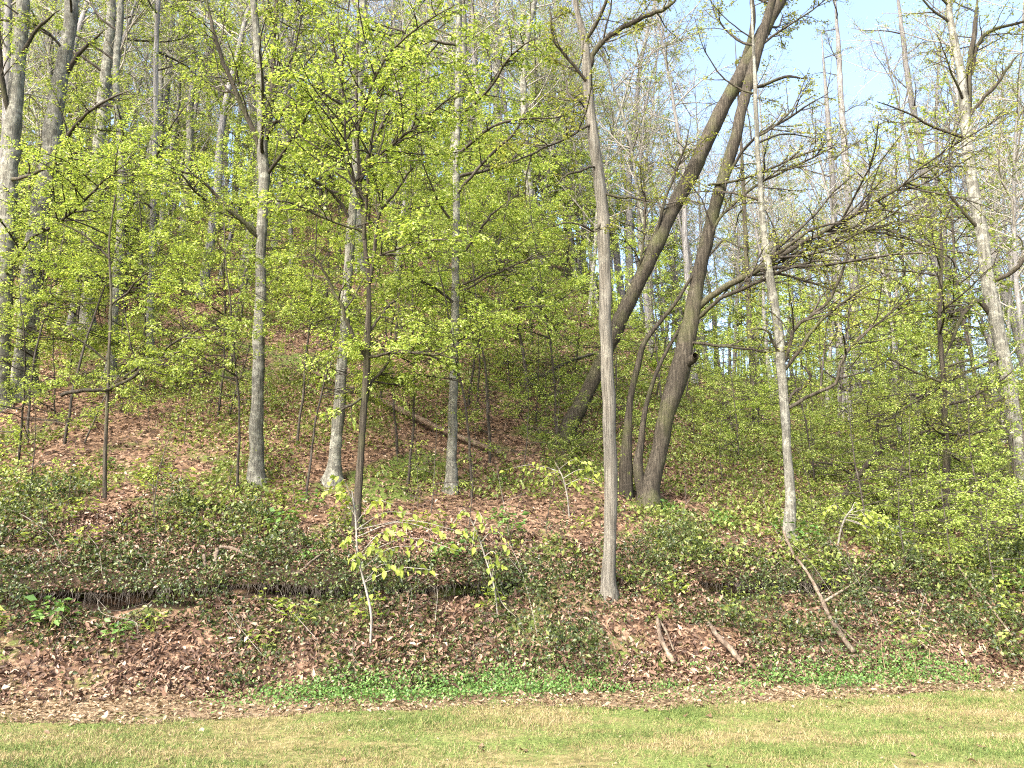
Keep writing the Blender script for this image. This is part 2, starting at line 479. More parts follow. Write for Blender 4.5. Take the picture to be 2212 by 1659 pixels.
xs = np.concatenate([np.arange(-160, -40, 8), np.arange(-40, -11, 1.2), np.arange(-11, 11, 0.07), np.arange(11, 40, 1.2), np.arange(40, 161, 8)])
ys = np.concatenate([np.arange(8.0, 9.0, 0.25), np.arange(9.0, 15.5, 0.06), np.arange(15.5, 30, 0.4), np.arange(30, 110, 2.0), np.arange(110, 300, 12)])
grid_mesh(xs, ys, 'hillside', M['soil'])
xl = np.concatenate([np.arange(-160, -12, 8), np.arange(-12, 12.01, 0.3), np.arange(16, 161, 8)])
tl = np.linspace(0, 1, 60) ** 0.6
def lawn_lim(X, T):
    return X, -80 + (lawn_edge(X) + 80) * T
lawn = grid_mesh(xl, tl, 'lawn', M['lawn'], 0.012, lawn_lim)

def verge_lim(X, T):
    a = lawn_edge(X) - 0.15; b = bank_base(X) + 0.1 + 0.25 * (noise2(X * 1.7, X * 0, 44) - 0.5)
    return X, a + (b - a) * T
grid_mesh(np.arange(-10.5, 10.5, 0.08), np.linspace(0, 1, 26), 'verge', M['tan_soil'], 0.006, verge_lim)

# the overhanging turf lips above the hollows of the bank
def turf_lip(x0, x1, label):
    n = int((x1 - x0) / 0.06) + 2
    x = np.linspace(x0, x1, n)
    k = np.clip(np.sin(np.linspace(0, math.pi, n)) * 5, 0, 1)
    c = bank_base(x) + 2.02
    prof = []
    out_ = (0.14 + 0.40 * noise2(x * 1.4 + 2, x * 0, 87) + 0.14 * noise2(x * 7, x * 0, 62)) * k
    zt = height(x, c + 0.35)
    for dy, dz in ((0.6, 0.012), (0.3, 0.03), (0.0, 0.02), (-0.6, -0.03), (-1.0, -0.10), (-0.85, -0.16), (-0.3, -0.15), (0.25, -0.20)):
        yy = c + 0.12 + np.where(dy < 0, dy * out_, dy)
        zz = (height(x, yy) if dy > 0 else zt - 0.03) + dz + 0.04 * (noise2(x * 5 + dy * 7, x * 0 + dy, 63) - 0.5) - (0 if dy > 0 else 0.10 * min(1, abs(dy)))
        prof.append(np.stack([x, yy, zz], -1))
    prof.append(np.stack([x, c + 0.03, zt - 0.42 + 0.05 * noise2(x * 6, x * 0, 66)], -1))  # backing sheet of the hollow, its shade painted in with near-black soil
    prof.append(np.stack([x, c - 0.38 * k, height(x, c - 0.38 * k) + 0.012], -1))
    A = np.stack(prof, 0)
    m, n2 = A.shape[:2]
    i = np.arange(m - 1)[:, None] * n2; j = np.arange(n2 - 1)[None, :]
    F = np.stack([i + j, i + j + 1, i + n2 + j + 1, i + n2 + j], -1).reshape(-1, 4)
    t = thing('turf_lip', label, 'turf', tuple(A[2, n2 // 2]))
    V = A.reshape(-1, 3) - A[2, n2 // 2]
    link('turf', mesh_from('turf', V, F, M['soil_shade'], True), t)
    nl = int((x1 - x0) * 1300)
    q = rng.integers(0, n2, nl); rw = rng.random(nl) * 4.6; i0 = np.minimum(rw.astype(int), 4); w_ = (rw - i0)[:, None]
    pp = A[i0, q] * (1 - w_) + A[i0 + 1, q] * w_ - A[2, n2 // 2] + np.stack([rng.normal(0, 0.03, nl), rng.normal(-0.01, 0.02, nl), rng.random(nl) * 0.09 * (0.3 + fbm(x[q] * 2, x[q] * 0, 3, 2))], -1)
    isg = rng.random(nl) < 0.55 + 0.4 * sstep(0.34, 0.5, fbm(x[q] * 1.1, rw * 0.5, 15, 3))
    Lg = Leaves(); Lg.put(pp[isg], rng.normal(0, 1, (isg.sum(), 3)), rng.uniform(0.025, 0.065, isg.sum()), rng, 0.7)
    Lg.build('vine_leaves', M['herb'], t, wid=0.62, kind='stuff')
    Lb = Leaves(); Lb.put(pp[~isg], rng.normal(0, 1, ((~isg).sum(), 3)) * [1, 1, 0.3], rng.uniform(0.04, 0.1, (~isg).sum()), rng, 0.4)
    Lb.build('fallen_leaves', M['litter'], t, wid=0.5, kind='stuff')
    # roots and grass hanging over the edge
    T = Tubes(); nb = int((x1 - x0) * 120)
    q = rng.integers(2, n2 - 2, nb)
    st = A[4, q] - A[2, n2 // 2] + rng.normal(0, 0.02, (nb, 3))
    L = rng.uniform(0.05, 0.42, nb) * rng.uniform(0.2, 1, nb)
    P, R = grow(st, np.stack([rng.normal(0, 0.3, nb), np.full(nb, -0.5), np.full(nb, -0.2)], -1), L, np.full(nb, 0.0035), 4, 0.2, -0.6)
    T.add(P, R, 3)
    T.build('hanging_roots', M['twig'], t, kind='stuff')
    return t
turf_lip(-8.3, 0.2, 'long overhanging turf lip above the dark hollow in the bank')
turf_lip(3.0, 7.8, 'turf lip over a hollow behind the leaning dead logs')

# ------------------------------------------------------------------ loose cover on the ground
def slope_normal(x, y):
    e = 0.05
    gx = (height(x + e, y) - height(x - e, y)) / (2 * e)
    gy = (height(x, y + e) - height(x, y - e)) / (2 * e)
    gx = np.clip(gx, -1.2, 1.2); gy = np.clip(gy, -1.2, 1.2)
    return unit(np.stack([-gx, -gy, np.ones_like(gx)], -1))

def scatter(n, x0, x1, y0, y1):
    return rng.uniform(x0, x1, n), rng.uniform(y0, y1, n)

def wedge(n, y0, y1, m=2.5, k=0.72, p=1.0):
    """points spread evenly over the ground widening away from the viewer"""
    y = y0 + (y1 - y0) * rng.random(n) ** p
    w = k * y + m
    keep = rng.random(n) < w / (k * y1 + m)
    y = y[keep]; w = w[keep]
    return rng.uniform(-1, 1, len(y)) * w, y

def lay(L, x, y, size, lift=0.015, tilt=0.35):
    n = slope_normal(x, y)
    nn = unit(n + rng.normal(0, tilt, n.shape))
    a = rng.normal(0, 1, n.shape); a = unit(a - nn * np.sum(a * nn, 1, keepdims=True))
    p = np.stack([x, y, height(x, y) + lift + rng.uniform(0, 0.035, len(x))], -1)
    L.P.append(p); L.A.append(a); L.S.append(size); L.N.append(nn)

def in_hollow(x, y):
    d = y - bank_base(x); r = np.zeros(np.shape(x), bool)
    for (x0, x1, dep) in HOLLOWS: r |= (x > x0) & (x < x1) & (d > 1.55 - 0.5 * (noise2(x * 1.1 + 4, x * 0, 86) - 0.5) + 0.5 * sstep(0.34, 0.15, noise2(x * 1.4 + 2, x * 0, 87))) & (d < 2.1)
    return r

def green_mask(x, y):
    """how thickly the low plants grow at a place (0..1)"""
    d = y - bank_base(x)
    g = fbm(x * 0.55 + 11, y * 0.55 + 5, 51, 4)
    base = 0.52 + 0.06 * sstep(2.6, 3.5, d) + 0.16 * sstep(1.0, 5.0, x) * sstep(2.5, 5, d)            # right slope is greener
    base = base + 0.17 * sstep(0.5, 1.6, d) * sstep(3.1, 2.2, d)        # upper bank vines
    base = base - 0.30 * sstep(1.7, 0.2, d) * sstep(-2.2, -4.2, x)      # bare litter, left foot of the bank
    base = base + 0.10 * sstep(1.6, 0.3, d) * sstep(-2.8, -1.2, x) * sstep(3.0, 2.0, x)
    base = base - 0.16 * sstep(1.1, 0.3, d) * sstep(2.6, 3.2, x)        # litter at the right foot
    base = base - 0.05 * sstep(3.5, 5, d) * sstep(2.0, -0.5, x) * sstep(-6.5, -4.0, x)
    base = np.where(d < -0.1, 0.0, base)
    return sstep(-0.07, 0.10, g - (1 - base))

# fallen leaves
lit = Leaves()
x, y = scatter(105000, -10.5, 10.5, 9.0, 14.0)
d = y - bank_base(x)
k = (d > -0.25 + 0.3 * (noise2(x * 2, y * 2, 4) - 0.5)) & ~in_hollow(x, y)
k &= rng.random(len(x)) < 0.35 + 0.65 * sstep(0.36, 0.5, fbm(x * 1.7, y * 1.7, 203, 3))
lay(lit, x[k], y[k], rng.uniform(0.03, 0.13, k.sum()) * rng.uniform(0.7, 1.15, k.sum()), 0.012, 0.65)
x, y = wedge(110000, 13.6, 30.0)
lay(lit, x, y, rng.uniform(0.055, 0.125, len(x)))
x, y = wedge(42000, 30.0, 55.0)
lay(lit, x, y, rng.uniform(0.08, 0.17, len(x)))
lit.build('leaf_litter', M['litter'], wid=0.42, fold=0.20, kind='stuff', label='brown fallen leaves covering the forest floor and bank', category='leaf litter')

tan = Leaves()
x, y = scatter(26000, -10.5, 10.5, 8.0, 12.5)
e = y - lawn_edge(x); d = y - bank_base(x)
k = (e > -0.12 + 0.25 * (noise2(x * 3, y * 3, 6) - 0.5)) & (d < 0.45 + 0.5 * (noise2(x * 1.3, y * 1.3, 7) - 0.5))
lay(tan, x[k], y[k], rng.uniform(0.03, 0.085, k.sum()))
x, y = scatter(9000, -10, 10, 5.5, 10.8)
k = (y < lawn_edge(x)) & (rng.random(9000) < 0.12 + 0.6 * sstep(-1.0, 0.0, y - lawn_edge(x)))
lay(tan, x[k], y[k], rng.uniform(0.015, 0.035, k.sum()), 0.02)
tan.build('dry_leaf_strip', M['litter_tan'], wid=0.48, fold=0.16, kind='stuff', label='tan dry leaves strewn between the lawn and the bank', category='leaf litter')

# low plants: dark vines on the bank, lighter herbs up the slope
vin = Leaves(); hb = Leaves()
x, y = scatter(210000, -10.5, 10.5, 9.4, 14.6)
g = green_mask(x, y); k = (rng.random(len(x)) < g) & ~in_hollow(x, y)
x, y = x[k], y[k]
hh = 0.04 + 0.62 * sstep(0.36, 0.72, fbm(x * 1.3, y * 1.3, 71, 4)) ** 1.4
z = height(x, y) + hh * rng.random(len(x)) ** 0.7 + 0.01
ax = rng.normal(0, 1, (len(x), 3)) + np.array([0, -0.3, -0.1])
vin.put(np.stack([x, y, z], -1), ax, 0.02 + 0.06 * rng.random(len(x)) ** 2.2, rng, 0.8)
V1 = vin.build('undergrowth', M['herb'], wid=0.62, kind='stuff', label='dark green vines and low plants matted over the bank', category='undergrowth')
x, y = wedge(190000, 13.2, 27.0)
g = green_mask(x, y); k = rng.random(len(x)) < g * 0.9
x, y = x[k], y[k]
hh = 0.07 + 0.38 * fbm(x * 0.9, y * 0.9, 72, 3) ** 1.6
hb.put(np.stack([x, y, height(x, y) + hh * rng.random(len(x)) ** 0.8 + 0.01], -1), rng.normal(0, 1, (len(x), 3)), rng.uniform(0.045, 0.115, len(x)), rng, 0.6)
x, y = wedge(120000, 27.0, 58.0)
g = green_mask(x, y); k = rng.random(len(x)) < np.maximum(g, 0.25)
x, y = x[k], y[k]
hb.put(np.stack([x, y, height(x, y) + 0.8 * rng.random(len(x)) ** 2 + 0.02], -1), rng.normal(0, 1, (len(x), 3)), rng.uniform(0.09, 0.18, len(x)), rng, 0.6)
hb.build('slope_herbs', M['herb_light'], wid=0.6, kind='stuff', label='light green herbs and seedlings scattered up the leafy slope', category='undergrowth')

# bright low weeds along the foot of the bank
cl = Leaves()
x, y = scatter(90000, -4.5, 7.4, 9.0, 12.4)
e = y - lawn_edge(x); d = y - bank_base(x)
w = sstep(-4.0, -1.5, x) * sstep(7.2, 5.6, x)
band = np.exp(-((e - (0.90 + 0.02 * x)) / 0.42) ** 2)
k = rng.random(len(x)) < np.clip(w * band * sstep(0.34, 0.52, fbm(x * 1.1, y * 2.2, 23, 4)) * 1.4, 0, 1)
x, y = x[k], y[k]
cl.put(np.stack([x, y, height(x, y) + rng.random(len(x)) * (0.05 + 0.12 * noise2(x * 1.5, y * 1.5, 5)) + 0.02], -1), rng.normal(0, 1, (len(x), 3)), rng.uniform(0.02, 0.045, len(x)), rng, 0.45)
cl.build('low_weeds', M['clover'], wid=0.85, kind='stuff', label='bright green low weeds in a strip along the bank foot', category='weeds')

# mown grass
nb = 330000
x, y = scatter(nb, -9.5, 9.5, 5.2, 11.0)
e = y - lawn_edge(x)
k = rng.random(nb) < sstep(0.3, -0.35, e + 0.9 * (fbm(x * 1.6, y * 2.6, 12, 3) - 0.5)) * (0.35 + 0.65 * sstep(0.32, 0.5, fbm(x * 0.8, y * 1.5, 13, 3)))
x, y = x[k], y[k]; n = len(x)
hgt = rng.uniform(0.018, 0.055, n) * (0.45 + 1.2 * fbm(x * 2.2, y * 2.8, 14, 3) ** 1.3)
az = rng.uniform(0, 2 * math.pi, n); w = rng.uniform(0.003, 0.006, n)
base = np.stack([x, y, height(x, y) + 0.008], -1)
sd_ = np.stack([np.cos(az), np.sin(az), np.zeros(n)], -1) * w[:, None]
tip = base + np.stack([rng.normal(0, 0.55, n) * hgt, rng.normal(0, 0.55, n) * hgt, hgt], -1)
V = np.stack([base - sd_, base + sd_, tip], 1).reshape(-1, 3)
link('grass', mesh_from('grass', V, np.arange(3 * n).reshape(-1, 3), M['grass']), kind='stuff', label='short mown grass of green and straw coloured blades', category='grass')

# ------------------------------------------------------------------ trees traced to their real places
def bumpy(P, R, amt):
    s = np.arange(len(R))
    return R * (1 + amt * (noise2(s * 0.7 + P[0, 0] * 13, s * 0 + P[0, 1], 91) - 0.5))

def view_line(pts, Y, dy=0.0, kw=0.43):
    """picture points (u, v, width) on an upright plane at distance Y -> points and radii"""
    P, R = [], []
    n = len(pts)
    for i, (u, v, w) in enumerate(pts):
        yy = Y + dy * i / max(n - 1, 1)
        p = at_depth(u, v, yy)
        P.append(p); R.append(kw * w / FPX * ((p - CAM) @ FW))
    return np.array(P), np.array(R)

LEAFCOUNT = 0
MARKS = []
def hero(name, label, cat, trunk, bark, limbs=(), auto=None, leaf=('fresh', 0.068, 44), top=None, base=None, lean=0.0,
         twig='twig', sides=16, flat=0.35, extra_trunks=(), twigd=3.0, group=None, limb_bark=None, flare=1.35, sub=(0.30, 0.55), mark=None):
    """trunk: picture points from the foot up. limbs: (points, depth change). auto: (count, t0, t1, len0, len1, rise)"""
    global LEAFCOUNT
    b = ground(*(base or trunk[0][:2]))
    Y = b[1]
    P, R = view_line(trunk, Y, lean)
    P[0] = [P[0][0], Y, height(P[0][0], Y)]
    if top:
        dirv = unit(P[-1] - P[-2]) * 0.6 + np.array([0, 0, 0.4])
        P = np.vstack([P, P[-1] + dirv * top * 0.5, P[-1] + dirv * top]); R = np.concatenate([R, [R[-1] * 0.6, R[-1] * 0.15]])
    origin = P[0].copy()
    t = thing(name, label, cat, tuple(origin), group)
    if mark: MARKS.append((origin[0], origin[1], mark))
    # foot: flare and go below the leaves
    P2, R2 = resample(P, R, max(10, int(np.linalg.norm(np.diff(P, axis=0), axis=1).sum() / 0.16)))
    hgt = P2[:, 2] - origin[2]
    R2 = R2 * (1 + (flare - 1) * np.exp(-np.maximum(hgt, 0) / 0.22))
    P2 = np.vstack([P2[0] - (P2[1] - P2[0]) / max(np.linalg.norm(P2[1] - P2[0]), 1e-6) * 0.35, P2]); R2 = np.concatenate([[R2[0] * 1.1], R2])
    wob = np.stack([noise2(np.arange(len(P2)) * 0.35, np.arange(len(P2)) * 0 + origin[0] * 9, 21) - 0.5, noise2(np.arange(len(P2)) * 0.35, np.arange(len(P2)) * 0 + origin[0] * 5, 22) - 0.5], -1)
    P2[:, :2] += wob * np.minimum(0.35 * R2[:, None], 0.05)
    T = Tubes(); T.add([P2 - origin], [bumpy(P2, R2, 0.16)], sides)
    V, F = T.arrays()
    # bark ridges and lobes
    ang = np.tile(np.arange(sides), len(P2)); lv = np.repeat(np.arange(len(P2)), sides)
    cen = np.repeat(P2 - origin, sides, 0)
    f = 1 + 0.16 * (noise2(ang * 0.9, lv * 0.12 + origin[0], 95) - 0.5) + 0.07 * (noise2(ang * 3.1, lv * 0.9, 96) - 0.5)
    hv = np.maximum(cen[:, 2], 0)
    root = noise2((ang % sides) * (5.0 / sides) + 7 * origin[0], ang * 0 + origin[1], 97)
    f = f + 0.75 * np.exp(-hv / 0.13) * np.clip(root - 0.3, 0, 1)
    V = cen + (V - cen) * f[:, None]
    link('trunk', mesh_from('trunk', V, F, M[bark], True), t)
    LV = Leaves()
    lb = M[limb_bark or bark]
    def limb(Pm, Rm, dens=1.0, lf=1.0):
        Tm = Tubes(); Tm.add([Pm - origin], [Rm], 7)
        L0 = np.array([np.linalg.norm(np.diff(Pm, axis=0), axis=1).sum()])
        s1 = spawn((Pm - origin)[None], Rm[None], L0, twigd * dens, 0.15, 48, flat, sub, 1.3)
        o = Tm.build('branch', lb, t)
        if s1 is None: return
        n1 = 6
        Pa, Ra = grow(*s1, n1, 0.13, 0.03, 0.35)
        Tw = Tubes(); Tw.add(Pa, Ra, 4)
        s2 = spawn(Pa, Ra, s1[2], 4.2, 0.15, 45, flat, (0.28, 0.55), 1.0)
        if s2 is not None:
            Pb, Rb = grow(*s2, 4, 0.16, 0.0, 0.4); Tw.add(Pb, Rb, 3)
            LV.along(Pb, s2[2], leaf[2] * lf, leaf[1])
        LV.along(Pa, s1[2], leaf[2] * 0.6 * lf, leaf[1], tmin=0.4)
        Tw.build('twigs', M[twig], o, kind='stuff')
    for et in extra_trunks:
        Pm, Rm = view_line(et[0], Y + (et[2] if len(et) > 2 else 0), et[1])
        if et[0][0][1] > 900: Pm[0][2] = height(Pm[0][0], Pm[0][1]) - 0.15
        Pm, Rm = resample(Pm, Rm, max(8, int(len(Pm) * 5)))
        Te = Tubes(); Te.add([Pm - origin], [bumpy(Pm, Rm, 0.2)], 12); Te.build('stem', M[bark], t)
    for lm in limbs:
        Pm, Rm = view_line(lm[0], Y, lm[1], 0.46)
        Pm, Rm = resample(Pm, Rm, max(8, len(Pm) * 4))
        Rm = Rm * np.concatenate([np.ones(len(Rm) - len(Rm) // 3), np.linspace(1, 0.2, len(Rm) // 3)])
        Pm = Pm + np.cumsum(rng.normal(0, 0.014, Pm.shape), 0)
        limb(Pm, Rm, *(lm[2:] or ()))
    if auto:
        cnt, t0, t1, l0, l1, rise = auto
        for q in range(cnt):
            tt = t0 + (t1 - t0) * (q + rng.random()) / cnt
            i = int(tt * (len(P2) - 1))
            az_ = rng.uniform(0, 2 * math.pi)
            dv = np.array([math.cos(az_), math.sin(az_), rise + rng.normal(0, 0.15)])
            L = rng.uniform(l0, l1)
            Pm, Rm = grow(P2[i:i + 1], dv[None], np.array([L]), np.array([min(R2[i] * 0.55, 0.012 + 0.011 * L)]), 10, 0.10, 0.04, 0.25)
            limb(Pm[0], Rm[0])
    LEAFCOUNT += LV.count()
    LV.build('crown', M[leaf[0]], t, kind='stuff')
    return t

hero('forest_tree', 'stout grey tree with a dark forked top beside a sinuous ridged trunk', 'tree', mark='the dark-forked stout tree',
     trunk=[(-6, 880, 46), (4, 700, 42), (16, 450, 40), (26, 300, 38), (40, 130, 34), (50, 0, 30), (60, -150, 26)], bark='bark_grey',
     limbs=[([(30, 270, 14), (10, 200, 12), (0, 100, 10), (5, 0, 8)], -0.8), ([(40, 130, 10), (80, 60, 8), (120, 20, 6)], -0.6),
            ([(20, 390, 9), (70, 380, 8), (150, 345, 6), (210, 315, 4)], -2.5), ([(10, 600, 8), (60, 520, 7), (140, 470, 6), (230, 390, 5), (330, 320, 3)], -3.0)],
     auto=(7, 0.5, 0.95, 2.0, 3.6, 0.5), top=7, limb_bark='bark_dark')
hero('forest_tree', 'thick sinuous grey tree with ridged bark, swaying up the leafy slope', 'tree', mark='the thick sinuous tree',
     trunk=[(48, 850, 60), (58, 740, 48), (68, 600, 44), (84, 470, 43), (108, 350, 42), (120, 230, 38), (138, 130, 34), (152, 40, 32), (165, -120, 28)], bark='bark_grey',
     limbs=[([(140, 160, 12), (175, 100, 9), (225, 60, 6)], -0.6), ([(110, 350, 9), (160, 270, 8), (220, 220, 6), (300, 190, 4)], -1.8)],
     auto=(8, 0.45, 0.95, 2.0, 3.8, 0.5), top=8, limb_bark='twig')
hero('forest_tree', 'straight grey tree joined by a pale arching dead limb', 'tree', mark='the arched dead limb',
     trunk=[(186, 720, 38), (198, 560, 32), (207, 400, 27), (222, 220, 24), (238, 60, 22), (245, -100, 18)], bark='bark_grey',
     auto=(8, 0.4, 0.95, 2.0, 4.0, 0.5), top=7, limb_bark='twig')
hero('forest_tree', 'slim grey tree rising behind crossing dark branches', 'tree', mark='the slim grey tree',
     trunk=[(238, 815, 24), (248, 660, 21), (262, 470, 19), (262, 330, 18), (250, 180, 17), (262, 0, 15)], bark='bark_grey',
     auto=(8, 0.35, 0.95, 1.5, 3.2, 0.4), top=6, limb_bark='twig')
hero('forest_tree', 'thin pale tree with low leafy shoots on the upper slope', 'tree', mark='the thin pale tree',
     trunk=[(324, 770, 20), (326, 650, 17), (330, 500, 15), (336, 300, 13), (338, 100, 12)], bark='bark_pale',
     auto=(9, 0.15, 0.95, 1.5, 2.8, 0.3), top=6, limb_bark='twig')
# the lichen-spotted tree and its forked dark limbs
hero('forest_tree', 'lichen spotted grey tree with a flared foot and dark forking top', 'tree', mark='the lichen spotted tree',
     trunk=[(553, 1048, 42), (553, 1000, 35), (556, 900, 32), (560, 760, 29), (562, 650, 27), (566, 500, 25), (570, 380, 27), (566, 290, 24), (560, 160, 20), (548, 0, 17), (540, -140, 14)], bark='bark_grey',
     limbs=[([(562, 330, 13), (545, 275, 12), (515, 215, 11), (490, 150, 10), (465, 70, 9), (446, 0, 8), (430, -90, 6)], -0.7),
            ([(574, 300, 14), (585, 180, 12), (590, 60, 10), (596, -80, 8)], 0.6),
            ([(578, 372, 9), (598, 340, 8), (630, 300, 7), (665, 255, 5), (690, 215, 4)], -1.0),
            ([(572, 300, 10), (592, 265, 8), (620, 235, 8), (650, 228, 6), (690, 205, 5), (735, 185, 4)], -1.4),
            ([(562, 505, 9), (520, 470, 9), (470, 415, 8), (430, 380, 7), (380, 360, 6), (330, 355, 4)], -1.3),
            ([(560, 520, 7), (500, 460, 7), (440, 430, 6), (400, 395, 5), (330, 340, 4)], -2.0)],
     auto=(8, 0.35, 0.95, 1.8, 3.2, 0.4), top=7, limb_bark='bark_dark', leaf=('fresh', 0.075, 32))
hero('forest_tree', 'mottled grey tree beside a slim dark forking sapling', 'tree', mark='the mottled grey tree',
     trunk=[(716, 1040, 40), (722, 985, 31), (732, 880, 29), (742, 740, 26), (750, 620, 23), (762, 460, 21), (770, 320, 20), (778, 160, 18), (786, 0, 16)], bark='bark_grey',
     limbs=[([(768, 400, 9), (800, 330, 8), (830, 250, 7), (870, 200, 5), (940, 150, 4)], -1.0), ([(772, 300, 9), (745, 200, 8), (720, 90, 7), (700, 0, 5)], -0.6),
            ([(760, 480, 8), (720, 420, 7), (680, 390, 6), (640, 350, 4)], -1.2)],
     auto=(10, 0.35, 0.95, 1.6, 3.0, 0.4), top=6, limb_bark='twig')
hero('forest_tree', 'slim dark sapling forking low into upswept stems on the bank top', 'tree',
     [(768, 1150, 22), (776, 1020, 19), (786, 880, 18), (793, 780, 17), (794, 710, 15), (796, 620, 11), (786, 500, 10), (776, 380, 9), (770, 250, 8), (772, 100, 6)], 'bark_dark',
     limbs=[([(792, 775, 9), (762, 725, 9), (738, 670, 8), (705, 615, 7), (678, 570, 6), (640, 545, 4)], -0.6, 1.1),
            ([(798, 610, 10), (812, 545, 9), (822, 480, 8), (850, 440, 7), (890, 380, 5), (930, 300, 4)], -0.5, 1.1),
            ([(794, 720, 7), (830, 665, 6), (855, 640, 5), (868, 600, 4)], 0.4),
            ([(795, 770, 7), (835, 762, 7), (890, 758, 6), (960, 770, 4), (1010, 780, 3)], -0.9),
            ([(792, 860, 8), (805, 825, 7), (840, 785, 6), (862, 700, 5), (870, 640, 4)], 0.5),
            ([(788, 520, 8), (805, 400, 7), (820, 300, 6), (835, 180, 5), (850, 60, 4)], -0.9, 1.1),
            ([(782, 460, 8), (750, 340, 7), (735, 220, 6), (728, 100, 5), (720, 0, 4)], -0.9, 1.1),
            ([(776, 400, 7), (830, 330, 6), (900, 270, 5), (960, 215, 4), (1030, 170, 3)], -1.8, 1.1),
            ([(790, 560, 6), (850, 545, 5), (930, 520, 4), (1010, 520, 3)], -1.4, 1.2),
            ([(784, 500, 6), (700, 470, 5), (630, 440, 4), (560, 430, 3)], -1.3, 1.1),
            ([(772, 300, 7), (800, 200, 6), (850, 110, 5), (930, 40, 4), (1020, -10, 3)], -2.2, 1.2),
            ([(786, 860, 6), (740, 880, 5), (700, 905, 3)], -0.5)],
     leaf=('fresh', 0.082, 34), top=2.0, flat=0.22, twigd=3.8, sub=(0.35, 0.7))
hero('forest_tree', 'slender grey tree beside the long fallen log', 'tree', mark='the long fallen log',
     trunk=[(974, 1060, 30), (977, 960, 25), (980, 840, 22), (982, 700, 20), (985, 520, 18), (986, 350, 17), (990, 150, 15), (992, 0, 13)], bark='bark_grey',
     limbs=[([(985, 560, 7), (1030, 520, 6), (1070, 470, 5), (1120, 440, 3)], -0.8, 1.3), ([(986, 420, 8), (1050, 340, 7), (1100, 290, 6), (1140, 220, 4)], -1.2, 1.3),
            ([(982, 660, 7), (930, 610, 6), (880, 590, 4)], -1.0, 1.3), ([(982, 740, 7), (1050, 700, 6), (1120, 660, 5), (1200, 650, 3)], -1.3, 1.4),
            ([(984, 640, 6), (1060, 600, 5), (1140, 560, 4), (1220, 540, 3)], -1.6, 1.4), ([(988, 250, 7), (1050, 200, 6), (1110, 120, 5), (1180, 70, 3)], -2.4, 1.4)],
     auto=(10, 0.25, 0.95, 1.6, 3.0, 0.25), top=5, limb_bark='twig', leaf=('fresh', 0.082, 36), flat=0.2)
hero('forest_tree', 'tall straight furrowed tree rooted low on the bank, forking at the top', 'tree', mark='the furrowed tree',
     trunk=[(1312, 1285, 34), (1316, 1180, 32), (1320, 1080, 33), (1318, 950, 34), (1314, 830, 32), (1308, 700, 32), (1306, 560, 30), (1300, 440, 29), (1288, 340, 27), (1276, 250, 26), (1268, 160, 25), (1262, 90, 20), (1245, 20, 14), (1235, -80, 11)], bark='bark_furrow',
     limbs=[([(1268, 150, 15), (1290, 105, 13), (1330, 70, 12), (1380, 38, 11), (1425, 15, 9), (1450, 0, 8), (1500, -50, 6)], -0.4),
            ([(1272, 190, 8), (1240, 150, 8), (1205, 90, 7), (1190, 10, 5)], -0.4), ([(1302, 420, 6), (1340, 425, 6), (1390, 435, 4), (1430, 445, 3)], -0.5, 1.0, 0.6),
            ([(1290, 360, 6), (1255, 370, 6), (1220, 382, 5), (1195, 400, 3)], -0.4), ([(1305, 480, 6), (1270, 500, 5), (1230, 490, 4), (1170, 500, 3)], -0.7),
            ([(1280, 270, 7), (1220, 300, 6), (1150, 330, 5), (1080, 350, 3)], -1.2, 1.3)],
     auto=(8, 0.55, 0.97, 1.4, 2.6, 0.45), top=4.5, limb_bark='bark_dark', leaf=('olive', 0.071, 30), flare=1.15)
# the two leaning dark trees
hero('leaning_tree', 'dark tree leaning steeply from a bent foot behind the furrowed trunk', 'tree', mark='the steeply leaning tree',
     trunk=[(1216, 948, 36), (1236, 905, 40), (1268, 850, 38), (1310, 760, 37), (1352, 665, 36), (1400, 570, 37), (1440, 478, 37), (1480, 400, 36), (1520, 320, 36), (1560, 232, 35), (1606, 150, 34), (1642, 80, 33), (1685, 0, 30), (1740, -120, 24)], bark='bark_dark',
     limbs=[([(1600, 160, 14), (1618, 90, 13), (1625, 30, 12), (1620, -50, 9)], -0.3), ([(1580, 200, 8), (1640, 190, 8), (1700, 170, 7), (1760, 175, 5)], -0.8),
            ([(1410, 550, 7), (1440, 430, 6), (1480, 330, 5), (1500, 250, 3)], -0.8), ([(1370, 640, 7), (1390, 520, 6), (1395, 430, 5), (1380, 330, 3)], -0.6)],
     auto=(6, 0.6, 0.95, 1.5, 2.8, 0.5), top=4.0, limb_bark='bark_dark', leaf=('olive', 0.071, 27), flare=1.2)
